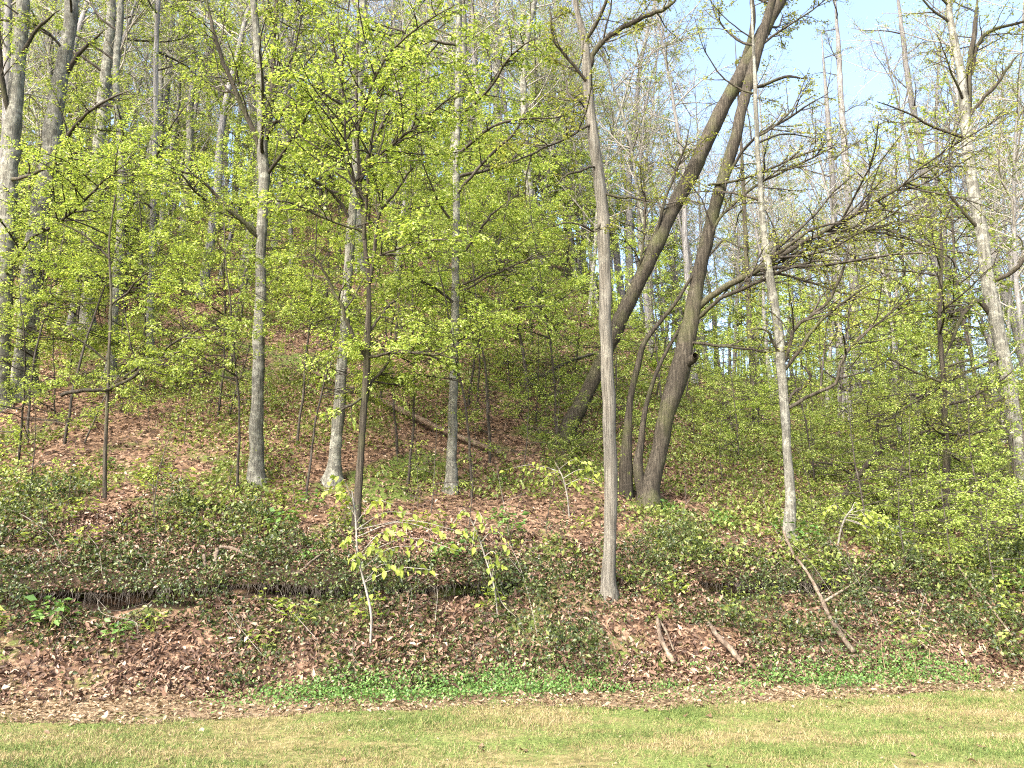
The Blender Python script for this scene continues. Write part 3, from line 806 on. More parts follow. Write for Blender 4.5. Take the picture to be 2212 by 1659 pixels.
hero('leaning_tree', 'heavy dark leaning tree with several stems and a broken limb stub', 'tree', mark='the heavy leaning tree',
     trunk=[(1400, 1085, 46), (1408, 1040, 44), (1420, 990, 40), (1440, 900, 42), (1462, 820, 50), (1484, 730, 44), (1500, 650, 36), (1516, 560, 32), (1536, 480, 30), (1560, 395, 29), (1590, 290, 28), (1612, 200, 26), (1640, 100, 24), (1668, 0, 20), (1710, -120, 16)], bark='bark_dark',
     extra_trunks=[([(1352, 1050, 40), (1352, 1000, 34), (1356, 930, 22), (1362, 860, 16), (1378, 790, 15), (1392, 740, 13), (1430, 690, 11), (1462, 650, 9), (1500, 590, 7), (1560, 520, 5)], -0.2, 0.15),
                   ([(1392, 1080, 28), (1378, 1010, 26), (1384, 960, 18), (1395, 880, 12), (1420, 800, 10), (1450, 740, 8), (1480, 690, 6)], 0.3),
                   ([(1462, 800, 30), (1482, 785, 26), (1497, 775, 22), (1503, 768, 17)], -0.35)],
     limbs=[([(1504, 668, 17), (1535, 640, 16), (1600, 604, 15), (1662, 565, 13), (1730, 520, 11), (1800, 482, 10), (1900, 425, 8), (2000, 360, 6), (2110, 270, 4)], -1.2, 1.3, 0.5),
            ([(1600, 604, 8), (1700, 560, 8), (1800, 520, 7), (1900, 490, 6), (2000, 470, 4)], -1.5, 1.3, 0.5),
            ([(1500, 690, 10), (1560, 640, 9), (1640, 600, 8), (1740, 560, 6), (1850, 545, 4)], -1.8, 1.2, 0.5),
            ([(1520, 560, 8), (1560, 470, 7), (1640, 400, 6), (1740, 350, 5), (1850, 300, 3)], -1.0, 1.2, 0.5),
            ([(1556, 400, 8), (1620, 300, 7), (1700, 250, 6), (1800, 190, 4)], -1.0, 1.2, 0.6), ([(1530, 400, 6), (1600, 385, 6), (1700, 340, 5), (1830, 300, 4)], -1.4, 1.2, 0.6),
            ([(1480, 740, 8), (1560, 745, 7), (1650, 760, 5), (1720, 755, 3)], -1.6, 1.1, 0.8)],
     auto=(6, 0.6, 0.95, 1.5, 2.8, 0.45), top=4, limb_bark='bark_dark', leaf=('olive', 0.067, 27), flare=1.4)
hero('forest_tree', 'slim grey tree with squiggling dark side limbs', 'tree', mark='the squiggle-limbed tree',
     trunk=[(1706, 1168, 30), (1706, 1080, 24), (1700, 960, 22), (1694, 860, 22), (1686, 760, 23), (1676, 680, 22), (1664, 600, 20), (1655, 530, 17), (1645, 440, 14), (1636, 320, 12), (1630, 150, 9)], bark='bark_grey',
     limbs=[([(1692, 790, 9), (1708, 730, 9), (1725, 700, 9), (1770, 665, 8), (1805, 630, 8), (1830, 570, 6), (1850, 500, 4)], -0.5, 1.1, 0.6),
            ([(1695, 800, 9), (1740, 735, 8), (1790, 680, 7), (1840, 640, 6), (1920, 590, 4)], -0.9, 1.1, 0.6),
            ([(1699, 880, 8), (1712, 850, 7), (1745, 830, 7), (1755, 800, 6), (1745, 775, 5), (1742, 765, 4)], -0.4, 0.6, 0.6),
            ([(1700, 885, 9), (1750, 852, 8), (1800, 830, 8), (1815, 790, 7), (1850, 740, 6), (1930, 680, 5), (2030, 600, 4)], -1.0, 1.1, 0.6),
            ([(1660, 565, 10), (1690, 545, 9), (1760, 500, 7), (1850, 480, 5)], -0.6, 1.1, 0.6), ([(1690, 770, 8), (1670, 740, 7), (1655, 715, 6), (1610, 720, 4)], -0.5)],
     auto=(6, 0.5, 0.95, 1.2, 2.4, 0.5), top=3, limb_bark='bark_dark', leaf=('olive', 0.062, 30), flare=1.2)
hero('forest_tree', 'thin dark straight tree behind the squiggle-limbed tree', 'tree',
     [(1634, 922, 18), (1628, 830, 16), (1620, 720, 14), (1614, 600, 12), (1608, 450, 10), (1600, 300, 8)], 'bark_dark',
     auto=(8, 0.35, 0.95, 1.2, 2.4, 0.4), top=4, leaf=('olive', 0.067, 27))
hero('forest_tree', 'tall swaying tree with pale lower bole and dark forking crown limbs', 'tree', mark='the tall swaying tree',
     trunk=[(2212, 1130, 36), (2206, 1020, 34), (2190, 900, 32), (2172, 790, 31), (2150, 690, 33), (2132, 590, 30), (2118, 480, 28), (2096, 370, 26), (2086, 270, 24), (2078, 180, 20), (2062, 90, 17), (2048, 0, 14), (2040, -120, 11)], bark='bark_grey',
     limbs=[([(2088, 270, 15), (2098, 190, 13), (2104, 110, 12), (2114, 40, 11), (2118, -40, 8)], -0.3), ([(2090, 262, 9), (2120, 220, 8), (2150, 190, 8), (2190, 140, 6), (2230, 110, 5)], -0.6),
            ([(2100, 160, 9), (2115, 100, 9), (2150, 70, 8), (2210, 50, 6), (2280, 40, 5)], -0.4), ([(2120, 500, 9), (2060, 430, 7), (2010, 370, 5), (1960, 340, 3)], -0.8, 1.2, 0.6),
            ([(2145, 680, 12), (2110, 650, 11), (2080, 690, 10), (2060, 740, 8), (2040, 790, 6)], -0.4), ([(2138, 610, 12), (2175, 590, 11), (2205, 555, 10), (2240, 480, 7)], -0.4),
            ([(2168, 770, 8), (2100, 800, 8), (2040, 830, 7), (1960, 880, 5), (1880, 920, 3)], -1.2, 1.3), ([(2180, 850, 7), (2110, 900, 6), (2040, 920, 5), (1960, 950, 3)], -1.5, 1.3)],
     auto=(7, 0.45, 0.95, 1.5, 3.0, 0.5), top=5, limb_bark='bark_dark', leaf=('olive', 0.067, 27))
hero('forest_tree', 'grey double stemmed tree leaning slightly under crossing twigs', 'tree', mark='the double stemmed tree',
     trunk=[(2044, 900, 26), (2036, 780, 24), (2028, 660, 22), (2018, 540, 20), (2002, 420, 18), (1985, 300, 16), (1966, 200, 14), (1950, 80, 11)], bark='bark_pale',
     extra_trunks=[([(2040, 800, 16), (2020, 650, 13), (2018, 520, 11), (2024, 380, 9), (2022, 250, 7), (2030, 100, 6)], 0.4)],
     auto=(9, 0.35, 0.95, 1.8, 3.4, 0.5), top=5, leaf=('olive', 0.071, 27), limb_bark='twig')
hero('forest_tree', 'slim dark stem rising from a dense leafy thicket', 'tree',
     [(2046, 1150, 18), (2044, 1040, 16), (2042, 930, 15), (2036, 800, 13), (2030, 700, 10), (2034, 560, 8)], 'bark_dark',
     auto=(12, 0.25, 0.95, 1.2, 2.4, 0.2), top=1.5, leaf=('mid', 0.07, 26))
hero('forest_tree', 'pale straight tree with a high fork in front of the sky gap', 'tree', mark='the high-forked pale tree',
     trunk=[(1852, 880, 26), (1848, 760, 23), (1844, 620, 21), (1838, 500, 19), (1828, 360, 17), (1818, 240, 15), (1812, 120, 12)], bark='bark_pale',
     auto=(9, 0.4, 0.95, 1.8, 3.4, 0.6), top=5, leaf=('olive', 0.076, 21), limb_bark='twig')
hero('forest_tree', 'pale narrow tree paired beside a high forked one', 'tree',
     [(1820, 900, 20), (1814, 760, 18), (1806, 600, 16), (1800, 420, 14), (1788, 250, 12)], 'bark_pale',
     auto=(8, 0.4, 0.95, 1.8, 3.2, 0.6), top=5, leaf=('olive', 0.076, 21), limb_bark='twig')
hero('crooked_sapling', 'crooked dark sapling bowed out of the thicket with long level boughs', 'tree', mark='the crooked dark sapling',
     trunk=[(1796, 1112, 14), (1830, 1060, 15), (1866, 1012, 15), (1900, 975, 15), (1908, 962, 13), (1898, 945, 10), (1894, 925, 8), (1900, 890, 5)], bark='bark_dark',
     limbs=[([(1905, 965, 9), (1950, 945, 8), (2020, 935, 7), (2100, 930, 6), (2200, 900, 4)], -0.4, 1.6), ([(1900, 972, 7), (1960, 960, 6), (2030, 970, 5), (2090, 1000, 4), (2140, 990, 3)], -0.8, 1.6),
            ([(1860, 1020, 7), (1960, 1010, 6), (2060, 1020, 5), (2170, 1000, 3)], -0.9, 1.8), ([(1850, 1030, 6), (1800, 1000, 5), (1740, 990, 3)], -0.7, 1.4),
            ([(1840, 1050, 6), (1920, 1080, 5), (2020, 1110, 4), (2100, 1120, 3)], -1.0, 1.8)],
     leaf=('fresh', 0.065, 30), twigd=3.4, flat=0.25, flare=1.0)
# a living low bough in front of the left slope
hero('crooked_sapling', 'sapling with a long dark zigzag bough reaching over the open slope', 'tree', mark='the zigzag-boughed sapling',
     trunk=[(226, 1080, 10), (228, 960, 9), (232, 860, 8), (236, 760, 7), (240, 640, 6), (236, 520, 5), (250, 420, 4)], bark='bark_dark',
     limbs=[([(128, 856, 9), (180, 834, 9), (228, 832, 9), (268, 812, 8), (300, 780, 8), (330, 756, 6), (390, 715, 5), (450, 680, 4), (520, 650, 3)], -0.3, 1.0),
            ([(270, 812, 6), (310, 790, 5), (350, 775, 4), (420, 790, 3)], -0.5, 1.0), ([(234, 780, 5), (170, 730, 4), (100, 700, 3)], -0.6, 1.3), ([(238, 660, 5), (300, 600, 4), (360, 560, 3)], -0.6, 1.3),
            ([(238, 560, 5), (180, 500, 4), (120, 470, 3)], -0.6, 1.3)],
     leaf=('fresh', 0.075, 28), flat=0.3, flare=1.0)
print('hero leaves', LEAFCOUNT)

# ------------------------------------------------------------------ kinds of tree that repeat
def make_proto(name, label, cat, H, r0, bark, twigm, leafm, leaf_size, per_m, t0, nl, ll, rise, flat, seed, lean=0.03, lvl2=4.0, group=None, lvl3=False, sub=(0.3, 0.6), low_long=True, dens1=2.6):
    g = np.random.default_rng(seed)
    t = thing(name, label, cat, (0, 0, 0), group)
    P, R = grow(np.zeros((1, 3)) + [0, 0, -0.3], np.array([[g.normal(0, lean), g.normal(0, lean), 1.0]]), np.array([H]), np.array([r0]), 26, 0.028, 0.03, 0.12, g)
    P[0, 1:, :2] += np.cumsum(g.normal(0, 0.012 * H / 10, (25, 2)), 0)
    R[0, 0] *= 1.35; R[0, 1] *= 1.05
    T = Tubes(); T.add(P, R, 9); T.build('trunk', M[bark], t)
    LV = Leaves()
    tt = t0 + (0.97 - t0) * np.sort(g.random(nl))
    f = tt * 25; i = np.minimum(f.astype(int), 24); w = (f - i)[:, None]
    st = P[0, i] * (1 - w) + P[0, i + 1] * w
    az = g.uniform(0, 2 * math.pi, nl)
    d = np.stack([np.cos(az), np.sin(az), rise + g.normal(0, 0.15, nl)], -1)
    L = g.uniform(ll[0], ll[1], nl) * ((1.1 - 0.75 * (tt - t0) / (1 - t0)) if low_long else 1.0)
    rr = np.minimum(R[0, i] * 0.6, 0.008 + 0.008 * L)
    Pa, Ra = grow(st, d, L, rr, 8, 0.10, 0.03 if rise > 0.3 else 0.0, 0.25, g)
    B = Tubes(); B.add(Pa, Ra, 5)
    s1 = spawn(Pa, Ra, L, dens1, 0.15, 46, flat, sub, 1.2, g)
    Pb, Rb = grow(*s1, 5, 0.14, 0.01, 0.35, g); B.add(Pb, Rb, 3)
    s2 = spawn(Pb, Rb, s1[2], lvl2, 0.15, 44, flat, (0.3, 0.6), 1.0, g)
    if s2 is not None:
        Pc, Rc = grow(*s2, 4, 0.15, 0.0, 0.4, g); B.add(Pc, Rc, 3)
        LV.along(Pc, s2[2], per_m, leaf_size, g)
    LV.along(Pb, s1[2], per_m * 0.6, leaf_size, g, tmin=0.35)
    B.build('branches', M[twigm], t, kind='stuff')
    LV.build('crown', M[leafm], t, kind='stuff')
    return t, LV.count()

used = set()
def put(proto, loc, rz, sc, label, group, tilt=(0, 0)):
    if label.split()[0] != 'x': label = ('smaller ' if sc < 0.84 else 'larger ' if sc > 1.12 else '') + label
    if proto.name not in used:
        used.add(proto.name)
        proto.location = loc; proto.rotation_euler = (tilt[0], tilt[1], rz); proto.scale = (sc,) * 3
        proto['label'] = label; proto['group'] = group
        return proto
    return copy_tree(proto, loc, rz, sc, label, group, tilt)

def place_phrase(x, y):
    b = min(MARKS, key=lambda m: (m[0] - x) ** 2 + (m[1] - y) ** 2)
    if y - b[1] > 9:
        b = min(MARKS, key=lambda m: abs(m[0] - x))
        return ('far ' if y < 46 else 'at the crest ') + 'uphill of ' + b[2]
    dy = y - b[1]; dx = x - b[0]
    return ('uphill of ' if dy > 1.2 else 'downhill of ' if dy < -1.2 else 'beside ') + b[2]
# tall forest trees up the slope
far = [make_proto('forest_tree', 'x', 'tree', H, r0, bk, 'twig_pale', lm, 0.085, pm, t0, nl, (2.2, 4.2), 0.75, 0.8, 100 + q, low_long=False, lvl2=3.2, dens1=2.2)[0]
       for q, (H, r0, bk, lm, pm, t0, nl) in enumerate([
           (24, 0.20, 'bark_pale', 'fresh', 9, 0.30, 36), (21, 0.15, 'bark_pale', 'olive', 6, 0.30, 30), (26, 0.24, 'bark_grey', 'fresh', 10, 0.34, 38),
           (19, 0.12, 'bark_pale', 'fresh', 12, 0.20, 36), (23, 0.17, 'bark_pale', 'olive', 2.5, 0.40, 32), (17, 0.10, 'bark_grey', 'mid', 8, 0.2, 30)])]
FARLAB = ['tall thin-leaved pale tree', 'slender sparse-leaved pale tree', 'stout grey forest tree', 'thin pale low-leaved tree', 'almost bare twiggy tree', 'thin grey young tree']
spots = []
def far_ok(x, y, md):
    return all((x - a) ** 2 + (y - b) ** 2 > md * md for a, b in spots)
tries = 0; far_n = 0
while far_n < 270 and tries < 12000:
    tries += 1
    y = 21 + 52 * rng.random() ** 0.75
    x = rng.uniform(-1, 1) * (0.72 * y + 4)
    if y < 29 and -11 < x < 14: continue
    if not far_ok(x, y, 1.2 + 0.010 * y): continue
    # keep the sky gap high on the right thinner
    spots.append((x, y)); far_n += 1
    z = float(height(x, y))
    right = x > 0.12 * y + 2
    q = int(rng.choice([1, 4, 4, 0, 3] if right else [0, 1, 2, 3, 5, 4]))
    lab = FARLAB[q] + ' ' + place_phrase(x, y)
    put(far[q], (x, y, z), rng.uniform(0, 6.28), rng.uniform(0.7, 1.1), lab, ['tall pale leafy trees', 'slender pale olive trees', 'stout grey trees', 'thin low-leaved trees', 'bare twiggy trees', 'thin grey young trees'][q] + ' up the slope',
        (rng.normal(0, 0.03), rng.normal(0, 0.03)))

# understory saplings with level sprays
sap = []
for q, (H, r0, t0, nl, ll, rise, pm, lm, ls) in enumerate([
        (7.0, 0.04, 0.18, 38, (1.2, 2.7), 0.14, 38, 'fresh', 0.068), (5.0, 0.03, 0.16, 32, (1.0, 2.3), 0.10, 38, 'fresh', 0.064),
        (9.5, 0.055, 0.25, 46, (1.5, 3.2), 0.18, 34, 'fresh', 0.076), (3.2, 0.018, 0.14, 22, (0.6, 1.5), 0.10, 26, 'mid', 0.065),
        (4.2, 0.024, 0.10, 34, (1.0, 2.1), 0.14, 44, 'fresh', 0.06), (2.0, 0.012, 0.2, 12, (0.35, 0.8), 0.3, 28, 'mid', 0.065),
        (12.0, 0.07, 0.22, 52, (1.8, 3.6), 0.22, 16, 'fresh', 0.115), (8.5, 0.036, 0.36, 36, (1.6, 3.3), 0.08, 40, 'fresh', 0.072)]):
    t, c = make_proto('sapling', 'x', 'sapling', H, r0, 'twig', 'twig', lm, ls, pm, t0, nl, ll, rise, 0.13, 300 + q)
    sap.append(t)
SL = ['tall slim level-sprayed sapling', 'small spreading yellow-green sapling', 'high airy understory tree',
      'low green sapling', 'wide low dense sapling', 'short green seedling among herbs', 'broad leafy understory tree', 'thin-stemmed high-sprayed tree']
SG = ['tall slim saplings', 'small spreading saplings', 'airy understory trees', 'low green saplings', 'wide dense saplings', 'green seedlings', 'broad leafy understory trees', 'thin-stemmed level-sprayed trees']
def sapling(q, u, v, sc=1.0):
    p = ground(u, v)
    put(sap[q], tuple(p), rng.uniform(0, 6.28), sc * rng.uniform(0.9, 1.1), SL[q] + ' ' + place_phrase(p[0], p[1]), SG[q], (rng.normal(0, 0.05), rng.normal(0, 0.05)))

for q, u, v, s in [
        # left slope
        (1, 40, 1000, 0.9), (0, -60, 980, 0.9), (4, 120, 900, 0.9), (3, 60, 1080, 0.9), (3, 330, 1120, 0.8), (0, 150, 800, 0.9), (1, 420, 830, 0.8), (2, 100, 720, 0.9), (7, 330, 700, 1.0),
        (7, 520, 690, 0.9), (7, 430, 640, 1.1), (7, 700, 700, 1.1), (2, 20, 640, 1.1), (2, 200, 600, 1.1), (0, 480, 600, 1.3),
        (0, 60, 860, 1.0), (2, -40, 800, 1.0), (2, 260, 760, 0.9), (1, 180, 960, 0.7),
        (7, 140, 960, 0.9), (7, 470, 900, 0.95), (7, 640, 960, 0.85), (7, 860, 980, 0.9), (7, 1060, 1000, 0.9), (7, 300, 860, 0.9), (7, 1200, 960, 0.95),
        (7, 510, 1075, 0.85), (7, 660, 1085, 0.8), (7, 880, 1050, 0.85), (7, 1020, 1075, 0.8), (7, 820, 860, 1.0), (7, 1010, 880, 1.0), (7, 1440, 930, 0.8), (7, 1760, 1040, 0.7), (7, 2000, 1000, 0.75), (7, 60, 940, 0.9), (7, 500, 800, 1.1),
        # middle
        (7, 860, 720, 1.0), (1, 1050, 800, 0.9), (7, 1000, 720, 1.1), (4, 1100, 850, 0.9), (4, 1160, 920, 0.9), (7, 1150, 760, 1.0), (2, 1080, 700, 1.0), (7, 1200, 720, 1.0), (1, 1240, 820, 0.9),
        (3, 1130, 1050, 1.0), (4, 1060, 950, 0.6), (7, 800, 660, 1.1), (7, 920, 640, 1.1), (4, 1200, 1000, 0.7), (3, 930, 1110, 0.8), (7, 1030, 880, 0.9), (2, 1140, 860, 0.9), (1, 660, 850, 0.7),
        # right
        (4, 1330, 900, 1.0), (0, 1420, 820, 1.0), (4, 1560, 900, 1.0), (3, 1500, 960, 1.0), (4, 1600, 1000, 1.0), (1, 1560, 830, 1.0), (4, 1760, 980, 0.9), (0, 1780, 900, 0.8), (4, 1850, 1050, 0.9), (4, 1900, 1120, 0.9),
        (1, 1960, 1020, 0.9), (4, 2010, 1160, 0.9), (4, 2110, 1130, 1.0), (1, 2160, 1060, 1.0), (4, 2200, 1200, 0.9), (3, 1760, 1130, 0.9), (4, 1940, 930, 1.0), (0, 2080, 960, 0.8), (1, 2120, 900, 1.0), (1, 1700, 900, 1.0),
        (0, 1960, 860, 0.9), (4, 2180, 960, 1.1), (3, 2060, 1230, 0.9), (3, 1960, 1240, 0.8), (5, 1850, 1250, 1.0), (3, 2150, 1290, 0.8), (4, 2280, 1150, 1.0), (3, 1560, 1050, 0.9),
        (4, 1880, 1180, 0.9), (4, 1960, 1130, 1.0), (4, 2060, 1090, 1.0), (4, 2130, 1190, 1.0), (4, 2030, 1040, 1.0), (1, 1900, 1000, 1.0), (1, 2020, 960, 1.0), (4, 1820, 960, 1.1), (4, 2200, 1080, 1.1), (1, 2240, 980, 1.1), (4, 1640, 930, 1.0), (1, 1480, 860, 1.0),
        (4, 2260, 1260, 0.9), (0, 2200, 1010, 0.9), (4, 1980, 1190, 0.8), (4, 1760, 1040, 0.8),
        # seedlings
        (5, 340, 1150, 0.9), (5, 480, 1080, 0.8), (5, 640, 1110, 0.7), (5, 900, 1100, 0.9), (5, 1010, 1140, 0.9), (5, 560, 940, 0.8), (5, 400, 960, 0.9), (5, 150, 1100, 0.9), (5, 860, 1000, 0.8), (5, 1180, 1150, 0.8), (5, 1480, 1090, 0.8),
        (5, 1560, 1130, 0.8), (5, 1620, 1100, 0.8), (5, 90, 1180, 0.8), (5, 1100, 1180, 0.7)]:
    sapling(q, u, v, s)
# more understory filling the middle distance
n = 0
while n < 62:
    y = rng.uniform(20, 62); x = rng.uniform(-0.78, 0.78) * y
    if n > 40: y = rng.uniform(36, 62); x = rng.uniform(-0.78, 0.1) * y
    open_ = (x < 0.04 * y and y < 36 and x > -0.6 * y)
    if open_ and rng.random() < 0.85: continue
    q = int(rng.choice([0, 2, 2, 6, 4])) if y < 30 else int(rng.choice([6, 6, 6, 2]))
    put(sap[q], (x, y, float(height(x, y))), rng.uniform(0, 6.28), rng.uniform(0.8, 1.3), SL[q] + ' ' + place_phrase(x, y), SG[q], (rng.normal(0, 0.05), rng.normal(0, 0.05)))
    n += 1

# low growth over the open slope
n = 0
while n < 34:
    y = rng.uniform(14.5, 33); x = rng.uniform(-0.72, 0.72) * y
    if y < 17 and rng.random() < 0.5: continue
    q = int(rng.choice([3, 5, 5, 4, 3])) if y < 22 else int(rng.choice([3, 4, 1, 4]))
    put(sap[q], (x, y, float(height(x, y))), rng.uniform(0, 6.28), rng.uniform(0.55, 1.0), SL[q] + ' ' + place_phrase(x, y), SG[q], (rng.normal(0, 0.08), rng.normal(0, 0.08)))
    n += 1

# ------------------------------------------------------------------ dead wood
def stick(name, label, pts, mat, lift=0.0, toward=0.0, knots=True, side=(), sides=9, cat='log', group=None, wob=0.012):
    """a fallen piece lying on the ground under the picture points (u, v, width)"""
    def line(pp):
        P, R = [], []
        for u, v, w in pp:
            g = ground(u, v); dr = unit(ray(u, v)); g = g - dr * toward
            r = 0.40 * w / FPX * ((g - CAM) @ FW)
            g = g + np.array([0, 0, r * 0.35 + lift * 0.7]); P.append(g); R.append(r)
        return resample(P, R, max(8, len(pp) * 6))
    P, R = line(pts)
    P = P + np.cumsum(rng.normal(0, wob * 0.3, P.shape), 0) * (R.mean() > 0.01)
    o0 = P[len(P) // 2].copy(); o0[2] = float(height(o0[0], o0[1]))
    T = Tubes(); T.add([P - o0], [bumpy(P, R, 0.35) * (1 + 0.1 * rng.normal(0, 1, len(R)))], sides)
    V, F = T.arrays()
    V = V + rng.normal(0, 1, V.shape) * R.mean() * 0.06
    n = len(P)
    V = np.vstack([V, P[0] - o0, P[-1] - o0])
    c0, c1 = len(V) - 2, len(V) - 1
    j = np.arange(sides); j2 = (j + 1) % sides
    caps = np.concatenate([np.stack([j2, j, j * 0 + c0, j * 0 + c0], -1)[:, :3], np.stack([(n - 1) * sides + j, (n - 1) * sides + j2, j * 0 + c1], -1)])
    F3 = np.concatenate([F[:, [0, 1, 2]], F[:, [0, 2, 3]], caps])
    t = thing(name, label, cat, tuple(o0), group)
    link('wood', mesh_from('wood', V, F3, M[mat], True), t)
    for sp in side:
        Ps, Rs = line(sp)
        Ts = Tubes(); Ts.add([Ps - o0], [Rs], 6); Ts.build('side_branch', M[mat], t)
    return t

stick('fallen_log', 'long fallen log lying downhill across the leafy slope', [(672, 812, 10), (740, 840, 11), (800, 868, 13), (880, 905, 15), (960, 945, 16), (1040, 978, 15), (1085, 995, 12)], 'logwood', 0.14, 0.15)
stick('fallen_log', 'dark rotten log end lying uphill above the long fallen log', [(690, 812, 16), (712, 826, 18), (735, 838, 14)], 'bark_dark')
stick('fallen_log', 'bleached forked log lying on the bank foot', [(1418, 1342, 10), (1424, 1380, 12), (1436, 1410, 14), (1452, 1440, 17)], 'deadwood', 0.06, 0.1, side=[[(1424, 1345, 6), (1440, 1375, 6), (1456, 1415, 5)]])
stick('fallen_log', 'split reddish log sloping down to the litter from the turf lip', [(1530, 1354, 12), (1552, 1385, 14), (1580, 1415, 14), (1606, 1446, 11)], 'deadwood', 0.07, 0.12)
stick('dead_limb', 'long pale dead limb slanting down the bank with a raised side branch', [(1680, 1120, 5), (1712, 1200, 8), (1750, 1262, 9), (1778, 1310, 11), (1800, 1355, 12), (1826, 1398, 13), (1846, 1425, 12)], 'deadwood', 0.10, 0.25,
      side=[[(1780, 1312, 8), (1815, 1290, 7), (1850, 1268, 5), (1885, 1230, 3)], [(1800, 1350, 5), (1850, 1400, 4), (1880, 1410, 3)]], cat='branch')
stick('dead_limb', 'thin pale dead pole slanting down through the shaded thicket', [(2060, 1215, 5), (2100, 1270, 6), (2150, 1330, 6), (2190, 1385, 5)], 'deadwood', 0.08, 0.3, cat='branch')
stick('dead_limb', 'crooked mossy limb lying along the bank top above the vines', [(474, 1188, 10), (500, 1192, 9), (530, 1206, 8), (556, 1216, 6)], 'deadwood', 0.05, 0.1, cat='branch')
stick('broken_branch', 'short upright cut branch end poking from the bank beside the mossy limb', [(468, 1192, 11), (465, 1208, 11), (464, 1222, 10)], 'deadwood', 0.03, 0.1, cat='branch')
stick('broken_branch', 'short reddish branch standing in the litter gap of the bank', [(440, 1205, 9), (443, 1235, 9), (447, 1258, 8)], 'deadwood', 0.03, 0.1, cat='branch')
stick('dead_limb', 'straight grey dead limb propped against the turf lip', [(692, 1206, 5), (670, 1225, 7), (645, 1248, 8), (620, 1268, 5)], 'deadwood', 0.06, 0.2, cat='branch', side=[[(660, 1236, 4), (600, 1262, 3), (570, 1280, 2)]])
stick('broken_branch', 'small cut branch with a pale end above the turf lip', [(590, 1226, 9), (602, 1216, 8), (614, 1206, 6)], 'deadwood', 0.03, 0.1, cat='branch')
stick('broken_branch', 'tan branch end sticking out of vines on the bank', [(232, 1206, 9), (250, 1213, 9), (268, 1222, 7)], 'deadwood', 0.03, 0.1, cat='branch')
stick('dead_limb', 'grey root-like limb half sunk in the dark vines', [(22, 1236, 9), (60, 1250, 10), (90, 1270, 9), (125, 1292, 7)], 'deadwood', 0.02, 0.1, cat='branch')
stick('dead_limb', 'thin brown limb lying across the bare litter bank', [(270, 1345, 4), (310, 1318, 5), (350, 1296, 5), (400, 1262, 3)], 'deadwood', 0.03, 0.1, cat='branch')
stick('dead_limb', 'dark fallen limb under the level sprays uphill of the furrowed tree', [(1140, 838, 7), (1180, 822, 8), (1230, 795, 9), (1290, 775, 8)], 'bark_dark', 0.3, 0.4, cat='branch')
# the pale arching limb against the straight grey tree
g0 = ground(124, 672)
P, R = view_line([(124, 672, 13), (125, 648, 13), (133, 624, 14), (150, 606, 13), (172, 588, 12), (190, 570, 9), (200, 548, 6)], g0[1])
P[0] = g0; P, R = resample(P, R, 30)
t = thing('dead_limb', 'pale bare limb arching from the ground to a straight grey tree', 'branch', tuple(g0))
T = Tubes(); T.add([P - g0], [bumpy(P, R, 0.3)], 9); T.build('wood', M['twig_pale'], t)

# ------------------------------------------------------------------ thin woody vines and saplings without leaves on the bank
VN = [[(0, 1105), (60, 1130), (105, 1160), (120, 1210), (140, 1240)], [(190, 1165), (205, 1210), (225, 1250), (235, 1275)], [(205, 1290), (230, 1330), (270, 1360), (310, 1372)],
      [(285, 1185), (310, 1215), (312, 1250)], [(930, 1250), (940, 1300), (945, 1360)], [(1110, 1180), (1125, 1250), (1140, 1320), (1160, 1390)], [(1060, 1240), (1090, 1300), (1110, 1350)],
      [(560, 1290), (620, 1340), (690, 1400)], [(480, 1330), (520, 1370), (560, 1440)], [(1990, 1290), (2000, 1350), (2010, 1370)], [(1790, 1180), (1830, 1250), (1880, 1300), (1900, 1360)],
      [(1640, 1090), (1680, 1160), (1740, 1230), (1790, 1310)], [(1560, 1260), (1650, 1240), (1700, 1210)], [(1340, 1240), (1380, 1190), (1450, 1120), (1520, 1060)], [(1080, 1010), (1095, 1090), (1110, 1160)],
      [(1920, 1270), (1960, 1230), (2000, 1180)], [(860, 1230), (880, 1290), (870, 1340)]]
for q, vn in enumerate(VN):
    mid = ground(*vn[len(vn) // 2])
    stick('woody_vine', 'thin pale bare vine trailing ' + place_phrase(mid[0], mid[1]), [(u + rng.normal(0, 8), v + rng.normal(0, 8), rng.uniform(1.2, 2.2)) for u, v in vn], 'twig_mid', 0.10, 0.2, sides=5, cat='vine', group='bare vines on the bank',
          side=[[(vn[1][0], vn[1][1], 1.8), (vn[1][0] + rng.uniform(-50, 50), vn[1][1] - rng.uniform(5, 40), 0.9)]])

# ------------------------------------------------------------------ bright sapling drooping over the bank, every leaf its own piece
def big_leaf_mesh(name, mat, seed, wid=0.55, n=5, curl=0.25):
    g = np.random.default_rng(seed)
    t = np.linspace(0, 1, n + 1)
    w = wid * 0.5 * np.sin(math.pi * t ** 0.8) ** 0.8
    z = -curl * t ** 2 + 0.05 * np.sin(t * 5 + g.random() * 6)
    mid = np.stack([0 * t, t, z], -1); lf = np.stack([-w, t, z + w * 0.35 + g.normal(0, 0.02, n + 1)], -1); rg = np.stack([w, t, z + w * 0.35 + g.normal(0, 0.02, n + 1)], -1)
    V = np.concatenate([lf, mid, rg]); m = n + 1; i = np.arange(n)
    F = np.concatenate([np.stack([i, i + m, i + m + 1, i + 1], -1), np.stack([i + m, i + 2 * m, i + 2 * m + 1, i + m + 1], -1)])
    return mesh_from(name, V, F, mat, True)
def plain_leaf_mat(name, a, b, tr_):
    m = leaf_mat(name, [(0, a), (1, a)], tr_, 0.5, 0.0); nt = m.node_tree
    oi = nd(nt, 'ShaderNodeObjectInfo'); r = [n_ for n_ in nt.nodes if n_.type == 'VALTORGB'][0]
    r.color_ramp.elements[1].color = (*b, 1); nt.links.new(oi.outputs['Random'], r.inputs[0])
    return m
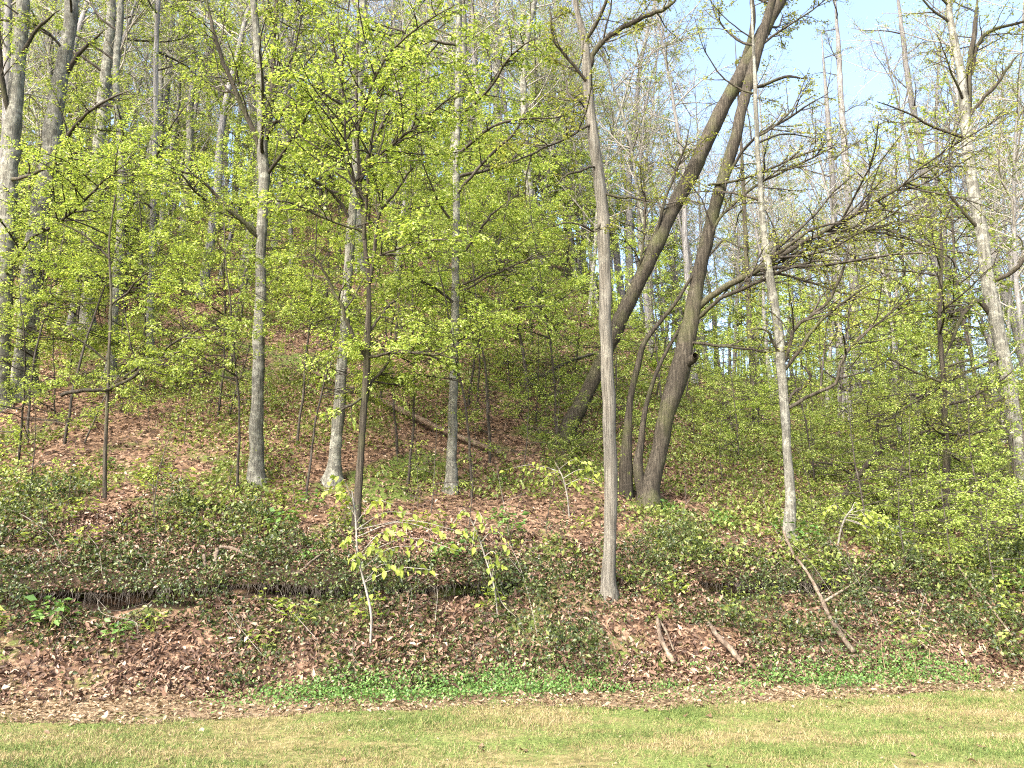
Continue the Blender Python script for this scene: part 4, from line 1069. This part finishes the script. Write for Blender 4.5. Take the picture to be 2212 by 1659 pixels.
M['bigleaf'] = plain_leaf_mat('leaf_big_fresh', (0.16, 0.22, 0.035), (0.34, 0.40, 0.08), 0.45)
M['drybig'] = plain_leaf_mat('leaf_dry_single', (0.12, 0.075, 0.045), (0.34, 0.25, 0.17), 0.12)
BL = [big_leaf_mesh('leaf', M['bigleaf'], q) for q in range(4)]
def leafy_bush(label, stem, ends, per, size, Y0=None, dy=-0.3, mat='twig_pale', cat='sapling'):
    g0 = ground(*stem[0][:2]); Y = g0[1] if Y0 is None else Y0
    P, R = view_line(stem, Y, dy * 0.3); P[0] = g0
    P, R = resample(P, R, 24)
    t = thing('sapling', label, cat, tuple(g0))
    T = Tubes(); T.add([P - g0], [R], 6); T.build('stem', M[mat], t)
    for (u, v, f) in ends:
        a = P[int(f * 23)]; b = at_depth(u, v, Y + dy * rng.uniform(0.3, 1.2))
        m1 = a * 0.5 + b * 0.5 + np.array([0, 0, 0.10 + 0.12 * rng.random()])
        Q, Rq = resample([a, m1, b], [0.008, 0.005, 0.003], 12)
        T = Tubes(); T.add([Q - g0], [Rq], 4); br = T.build('branch', M[mat], t)
        for k in range(per):
            f2 = 0.35 + 0.65 * (k + rng.random()) / per
            p = Q[min(11, int(f2 * 11.99))] - g0 + rng.normal(0, 0.03, 3)
            o = link('leaf', BL[k % 4], t, tuple(p))
            sd3 = 1 if k % 2 else -1
            yaw = math.atan2((b - a)[1], (b - a)[0]) - math.pi / 2 + sd3 * rng.uniform(0.4, 1.3)
            o.rotation_euler = (-rng.uniform(0.2, 1.3), rng.normal(0, 0.5), yaw)
            o.scale = (size * rng.uniform(0.7, 1.25),) * 3
    return t
leafy_bush('bright sapling drooping big yellow-green leaves over the turf lip', [(800, 1390, 6), (802, 1330, 6), (792, 1278, 6), (782, 1240, 5), (772, 1190, 5), (768, 1120, 4), (760, 1060, 3)],
           [(714, 1040, 0.95), (735, 1070, 0.9), (700, 1060, 0.85), (850, 1090, 0.8), (890, 1110, 0.75), (860, 1150, 0.6), (820, 1185, 0.55), (905, 1180, 0.5), (950, 1150, 0.7), (990, 1190, 0.6), (930, 1230, 0.4), (860, 1230, 0.4), (740, 1180, 0.6), (760, 1220, 0.5), (1000, 1150, 0.75)], 13, 0.105, dy=-0.4)
leafy_bush('leafy shoot hanging bright leaves beside the end of the turf lip', [(1075, 1330, 4), (1068, 1270, 4), (1050, 1210, 4), (1030, 1150, 3), (1010, 1110, 2)],
           [(1085, 1225, 0.6), (1065, 1250, 0.5), (1100, 1180, 0.7), (1020, 1180, 0.8), (980, 1130, 0.95), (1045, 1130, 0.9)], 11, 0.10, dy=-0.3)
leafy_bush('level spray of bright leaves reaching to the furrowed trunk', [(1230, 1120, 4), (1225, 1070, 4), (1215, 1030, 3), (1200, 1000, 2)],
           [(1290, 1020, 0.7), (1300, 1045, 0.6), (1255, 1060, 0.5), (1170, 1040, 0.6), (1140, 1020, 0.8), (1270, 1005, 0.9), (1090, 1015, 0.85)], 15, 0.095, dy=-0.5)
leafy_bush('bright leafy bough sweeping out of the shaded thicket on the bank', [(1810, 1180, 5), (1815, 1150, 5), (1825, 1120, 4), (1840, 1100, 3)],
           [(1880, 1135, 0.9), (1930, 1150, 0.9), (1975, 1180, 0.85), (2010, 1205, 0.8), (1900, 1180, 0.7), (1950, 1200, 0.7), (1860, 1110, 1.0), (1780, 1110, 0.8)], 15, 0.10, dy=-0.6)

# ------------------------------------------------------------------ tufts and dry stalks at the bank foot
def tuft(u, v, label, n, hgt, mat, spread=0.09, lean=0.5):
    g0 = ground(u, v)
    t = thing('grass_tuft', label, 'grass tuft', tuple(g0))
    st = np.stack([rng.normal(0, spread, n), rng.normal(0, spread * 0.7, n), np.zeros(n) - 0.02], -1)
    d_ = np.stack([rng.normal(0, lean, n), rng.normal(0, lean, n), np.ones(n)], -1)
    P, R = grow(st, d_, hgt * rng.uniform(0.6, 1.1, n), np.full(n, 0.005), 5, 0.10, -0.12, 0.15)
    T = Tubes(); T.add(P, R, 3); T.build('blades', M[mat], t, kind='stuff')
tuft(1085, 1492, 'dark green strappy tuft in the bright weeds', 60, 0.28, 'clover')
tuft(1440, 1487, 'short green strappy tuft near the forked log', 36, 0.20, 'clover')
tuft(1170, 1480, 'olive brown tuft of old grass beside a dark strappy one', 90, 0.24, 'litter_tan', 0.16, 0.35)
tuft(1960, 1470, 'wiry tuft of pale grass before the dark vines', 40, 0.26, 'herb_light', 0.14)
tuft(2085, 1470, 'thin grass tuft among dry stalks', 40, 0.26, 'herb_light', 0.14)
tuft(700, 1400, 'broad leaved green clump in the vines under the turf lip', 40, 0.16, 'herb_light', 0.10, 0.9)
for q, (u, v, h_) in enumerate([(1895, 1450, .42), (1915, 1455, .5), (1935, 1448, .34), (1870, 1460, .3), (1960, 1455, .4), (2010, 1440, .45), (2045, 1440, .5), (2090, 1432, .5), (2130, 1440, .4), (2165, 1430, .55), (2195, 1438, .45), (1800, 1490, .28), (1765, 1500, .3), (1600, 1500, .28), (1590, 1510, .22), (1290, 1500, .3), (1240, 1505, .32), (1420, 1500, .22), (880, 1500, .25), (1980, 1470, .4)]):
    g0 = ground(u, v)
    t = thing('dead_stalk', 'dry pale stalk standing at the bank foot ' + place_phrase(g0[0], g0[1]), 'stalk', tuple(g0), 'dry stalks at the bank foot')
    P, R = grow(np.array([[0, 0, -0.03]]), np.array([[rng.normal(0, .15), rng.normal(0, .15), 1]]), np.array([h_]), np.array([0.006]), 7, 0.10, -0.03, 0.5)
    T = Tubes(); T.add(P, R, 5); T.build('stalk', M['litter_tan'], t)
    s1 = spawn(P, R, np.array([h_]), 5, 0.4, 40, 1.0, (0.3, 0.5), 0.5)
    if s1 is not None:
        Pb, Rb = grow(*s1, 4, 0.12, -0.03, 0.4); T2 = Tubes(); T2.add(Pb, Rb, 3); T2.build('side_shoot', M['litter_tan'], t)

# ------------------------------------------------------------------ single fallen leaves one can pick out
DL = [big_leaf_mesh('fallen_leaf', M['drybig'], 50 + q, 0.5 + 0.15 * (q % 3), 4, 0.1 + 0.12 * (q % 4)) for q in range(6)]
def drop(x, y, size, label, group, q):
    z = float(height(x, y)) + 0.035
    o = link('fallen_leaf', DL[q % 6], None, (x, y, z), label=label, category='leaf', group=group)
    o.rotation_euler = (rng.normal(0, 0.35), rng.normal(0, 0.35) + (math.pi if rng.random() < 0.4 else 0), rng.uniform(0, 6.28))
    o.scale = (size,) * 3
q = 0
while q < 38:
    x = rng.uniform(-5.5, 6); y = rng.uniform(6.8, 10.2)
    if y > lawn_edge(x) - 0.1 or abs(x) > 0.7 * y: continue
    drop(x, y, rng.uniform(0.045, 0.10), 'dry brown leaf lying loose on the mown grass', 'loose leaves on the lawn', q); q += 1
q = 0
while q < 240:
    x = rng.uniform(-7, 7.5); y = rng.uniform(8.4, 11.6)
    if y < lawn_edge(x) - 0.05 or y > bank_base(x) + 0.5: continue
    drop(x, y, rng.uniform(0.06, 0.12), 'curled dry leaf on the strip between lawn and bank', 'leaves on the strip beside the lawn', q); q += 1

# the far edge of the wood on the lower side of the hill
for q in range(26):
    y = rng.uniform(48, 78); x = rng.uniform(0.02, 0.8) * y
    k = int(rng.choice([4, 1, 6, 4]))
    put(sap[k], (x, y, float(height(x, y))), rng.uniform(0, 6.28), rng.uniform(1.4, 2.2) if k != 6 else 1.1, SL[k] + ' ' + place_phrase(x, y), SG[k])

# ------------------------------------------------------------------ brush: thin dead stems tangled over the bank
n = 1500
x, y = scatter(n * 3, -9.5, 9.5, 10.2, 14.5)
d = y - bank_base(x)
wgt = 0.12 + 0.9 * np.exp(-((x + 0.4) / 1.2) ** 2) * sstep(0.3, 1.0, d) + 0.9 * np.exp(-((x - 4.6) / 1.6) ** 2) + 0.5 * np.exp(-((x + 3.2) / 0.9) ** 2) + 0.3 * np.exp(-((x + 6.5) / 0.8) ** 2)
k = (rng.random(n * 3) < wgt * 0.45) & (d > 0.1)
x, y = x[k], y[k]; n = len(x)
st = np.stack([x, y, height(x, y) - 0.01], -1)
dr = np.stack([rng.normal(0, 1.0, n), rng.normal(-0.35, 0.5, n), rng.uniform(0.1, 1.1, n)], -1)
L = rng.uniform(0.2, 1.0, n) ** 1.2
P, R = grow(st, dr, L, rng.uniform(0.0018, 0.0042, n), 8, 0.16, -0.13, 0.35)
P[:, :, 2] = np.maximum(P[:, :, 2], height(P[:, :, 0], P[:, :, 1]) + 0.02)
T = Tubes(); T.add(P, R, 3)
s1 = spawn(P, R, L, 2.5, 0.3, 45, 1.0, (0.25, 0.5), 0.35)
Pb, Rb = grow(*s1, 5, 0.15, -0.05, 0.4); T.add(Pb, np.minimum(Rb, 0.002), 3)
T.build('dry_brush', M['twig_mid'], kind='stuff', label='tangle of thin dry stems over the vine covered bank', category='brush')

# ------------------------------------------------------------------ broad leaved plants standing out of the vines
HB = []
for q in range(4):
    g = np.random.default_rng(700 + q)
    t = thing('broadleaf_plant', 'x', 'plant')
    Lp = Leaves(); m = 26 + 8 * q
    az = g.uniform(0, 6.28, m); rr = g.uniform(0.02, 0.20, m); hz_ = g.uniform(0.05, 0.30, m)
    Lp.put(np.stack([rr * np.cos(az), rr * np.sin(az), hz_], -1), np.stack([np.cos(az), np.sin(az), g.uniform(-0.5, 0.4, m)], -1), g.uniform(0.06, 0.12, m), g, 0.4)
    T = Tubes(); mm = 7
    P, R = grow(np.zeros((mm, 3)), np.stack([g.normal(0, .5, mm), g.normal(0, .5, mm), np.ones(mm)], -1), g.uniform(0.15, 0.32, mm), np.full(mm, 0.004), 4, 0.1, 0, 0.5, g)
    T.add(P, R, 3); T.build('stems', M['herb_light'], t, kind='stuff')
    Lp.build('leaves', M[['herb_light', 'mid', 'herb_light', 'clover'][q]], t, wid=0.6, kind='stuff')
    HB.append(t)
q = 0
while q < 90:
    x = rng.uniform(-9, 9); y = rng.uniform(10.6, 16.5)
    if abs(x) > 0.75 * y or y < bank_base(x) + 0.2 or in_hollow(np.array([x]), np.array([y]))[0]: continue
    k = int(rng.integers(0, 4))
    put(HB[k], (x, y, float(height(x, y))), rng.uniform(0, 6.28), rng.uniform(0.7, 1.4), ['leafy green herb', 'fresh green broad-leaved herb', 'bushy green herb', 'deep green broad-leaved weed'][k] + ' growing ' + place_phrase(x, y), ['leafy herbs', 'fresh herbs', 'bushy herbs', 'deep green weeds'][k] + ' on the bank')
    q += 1
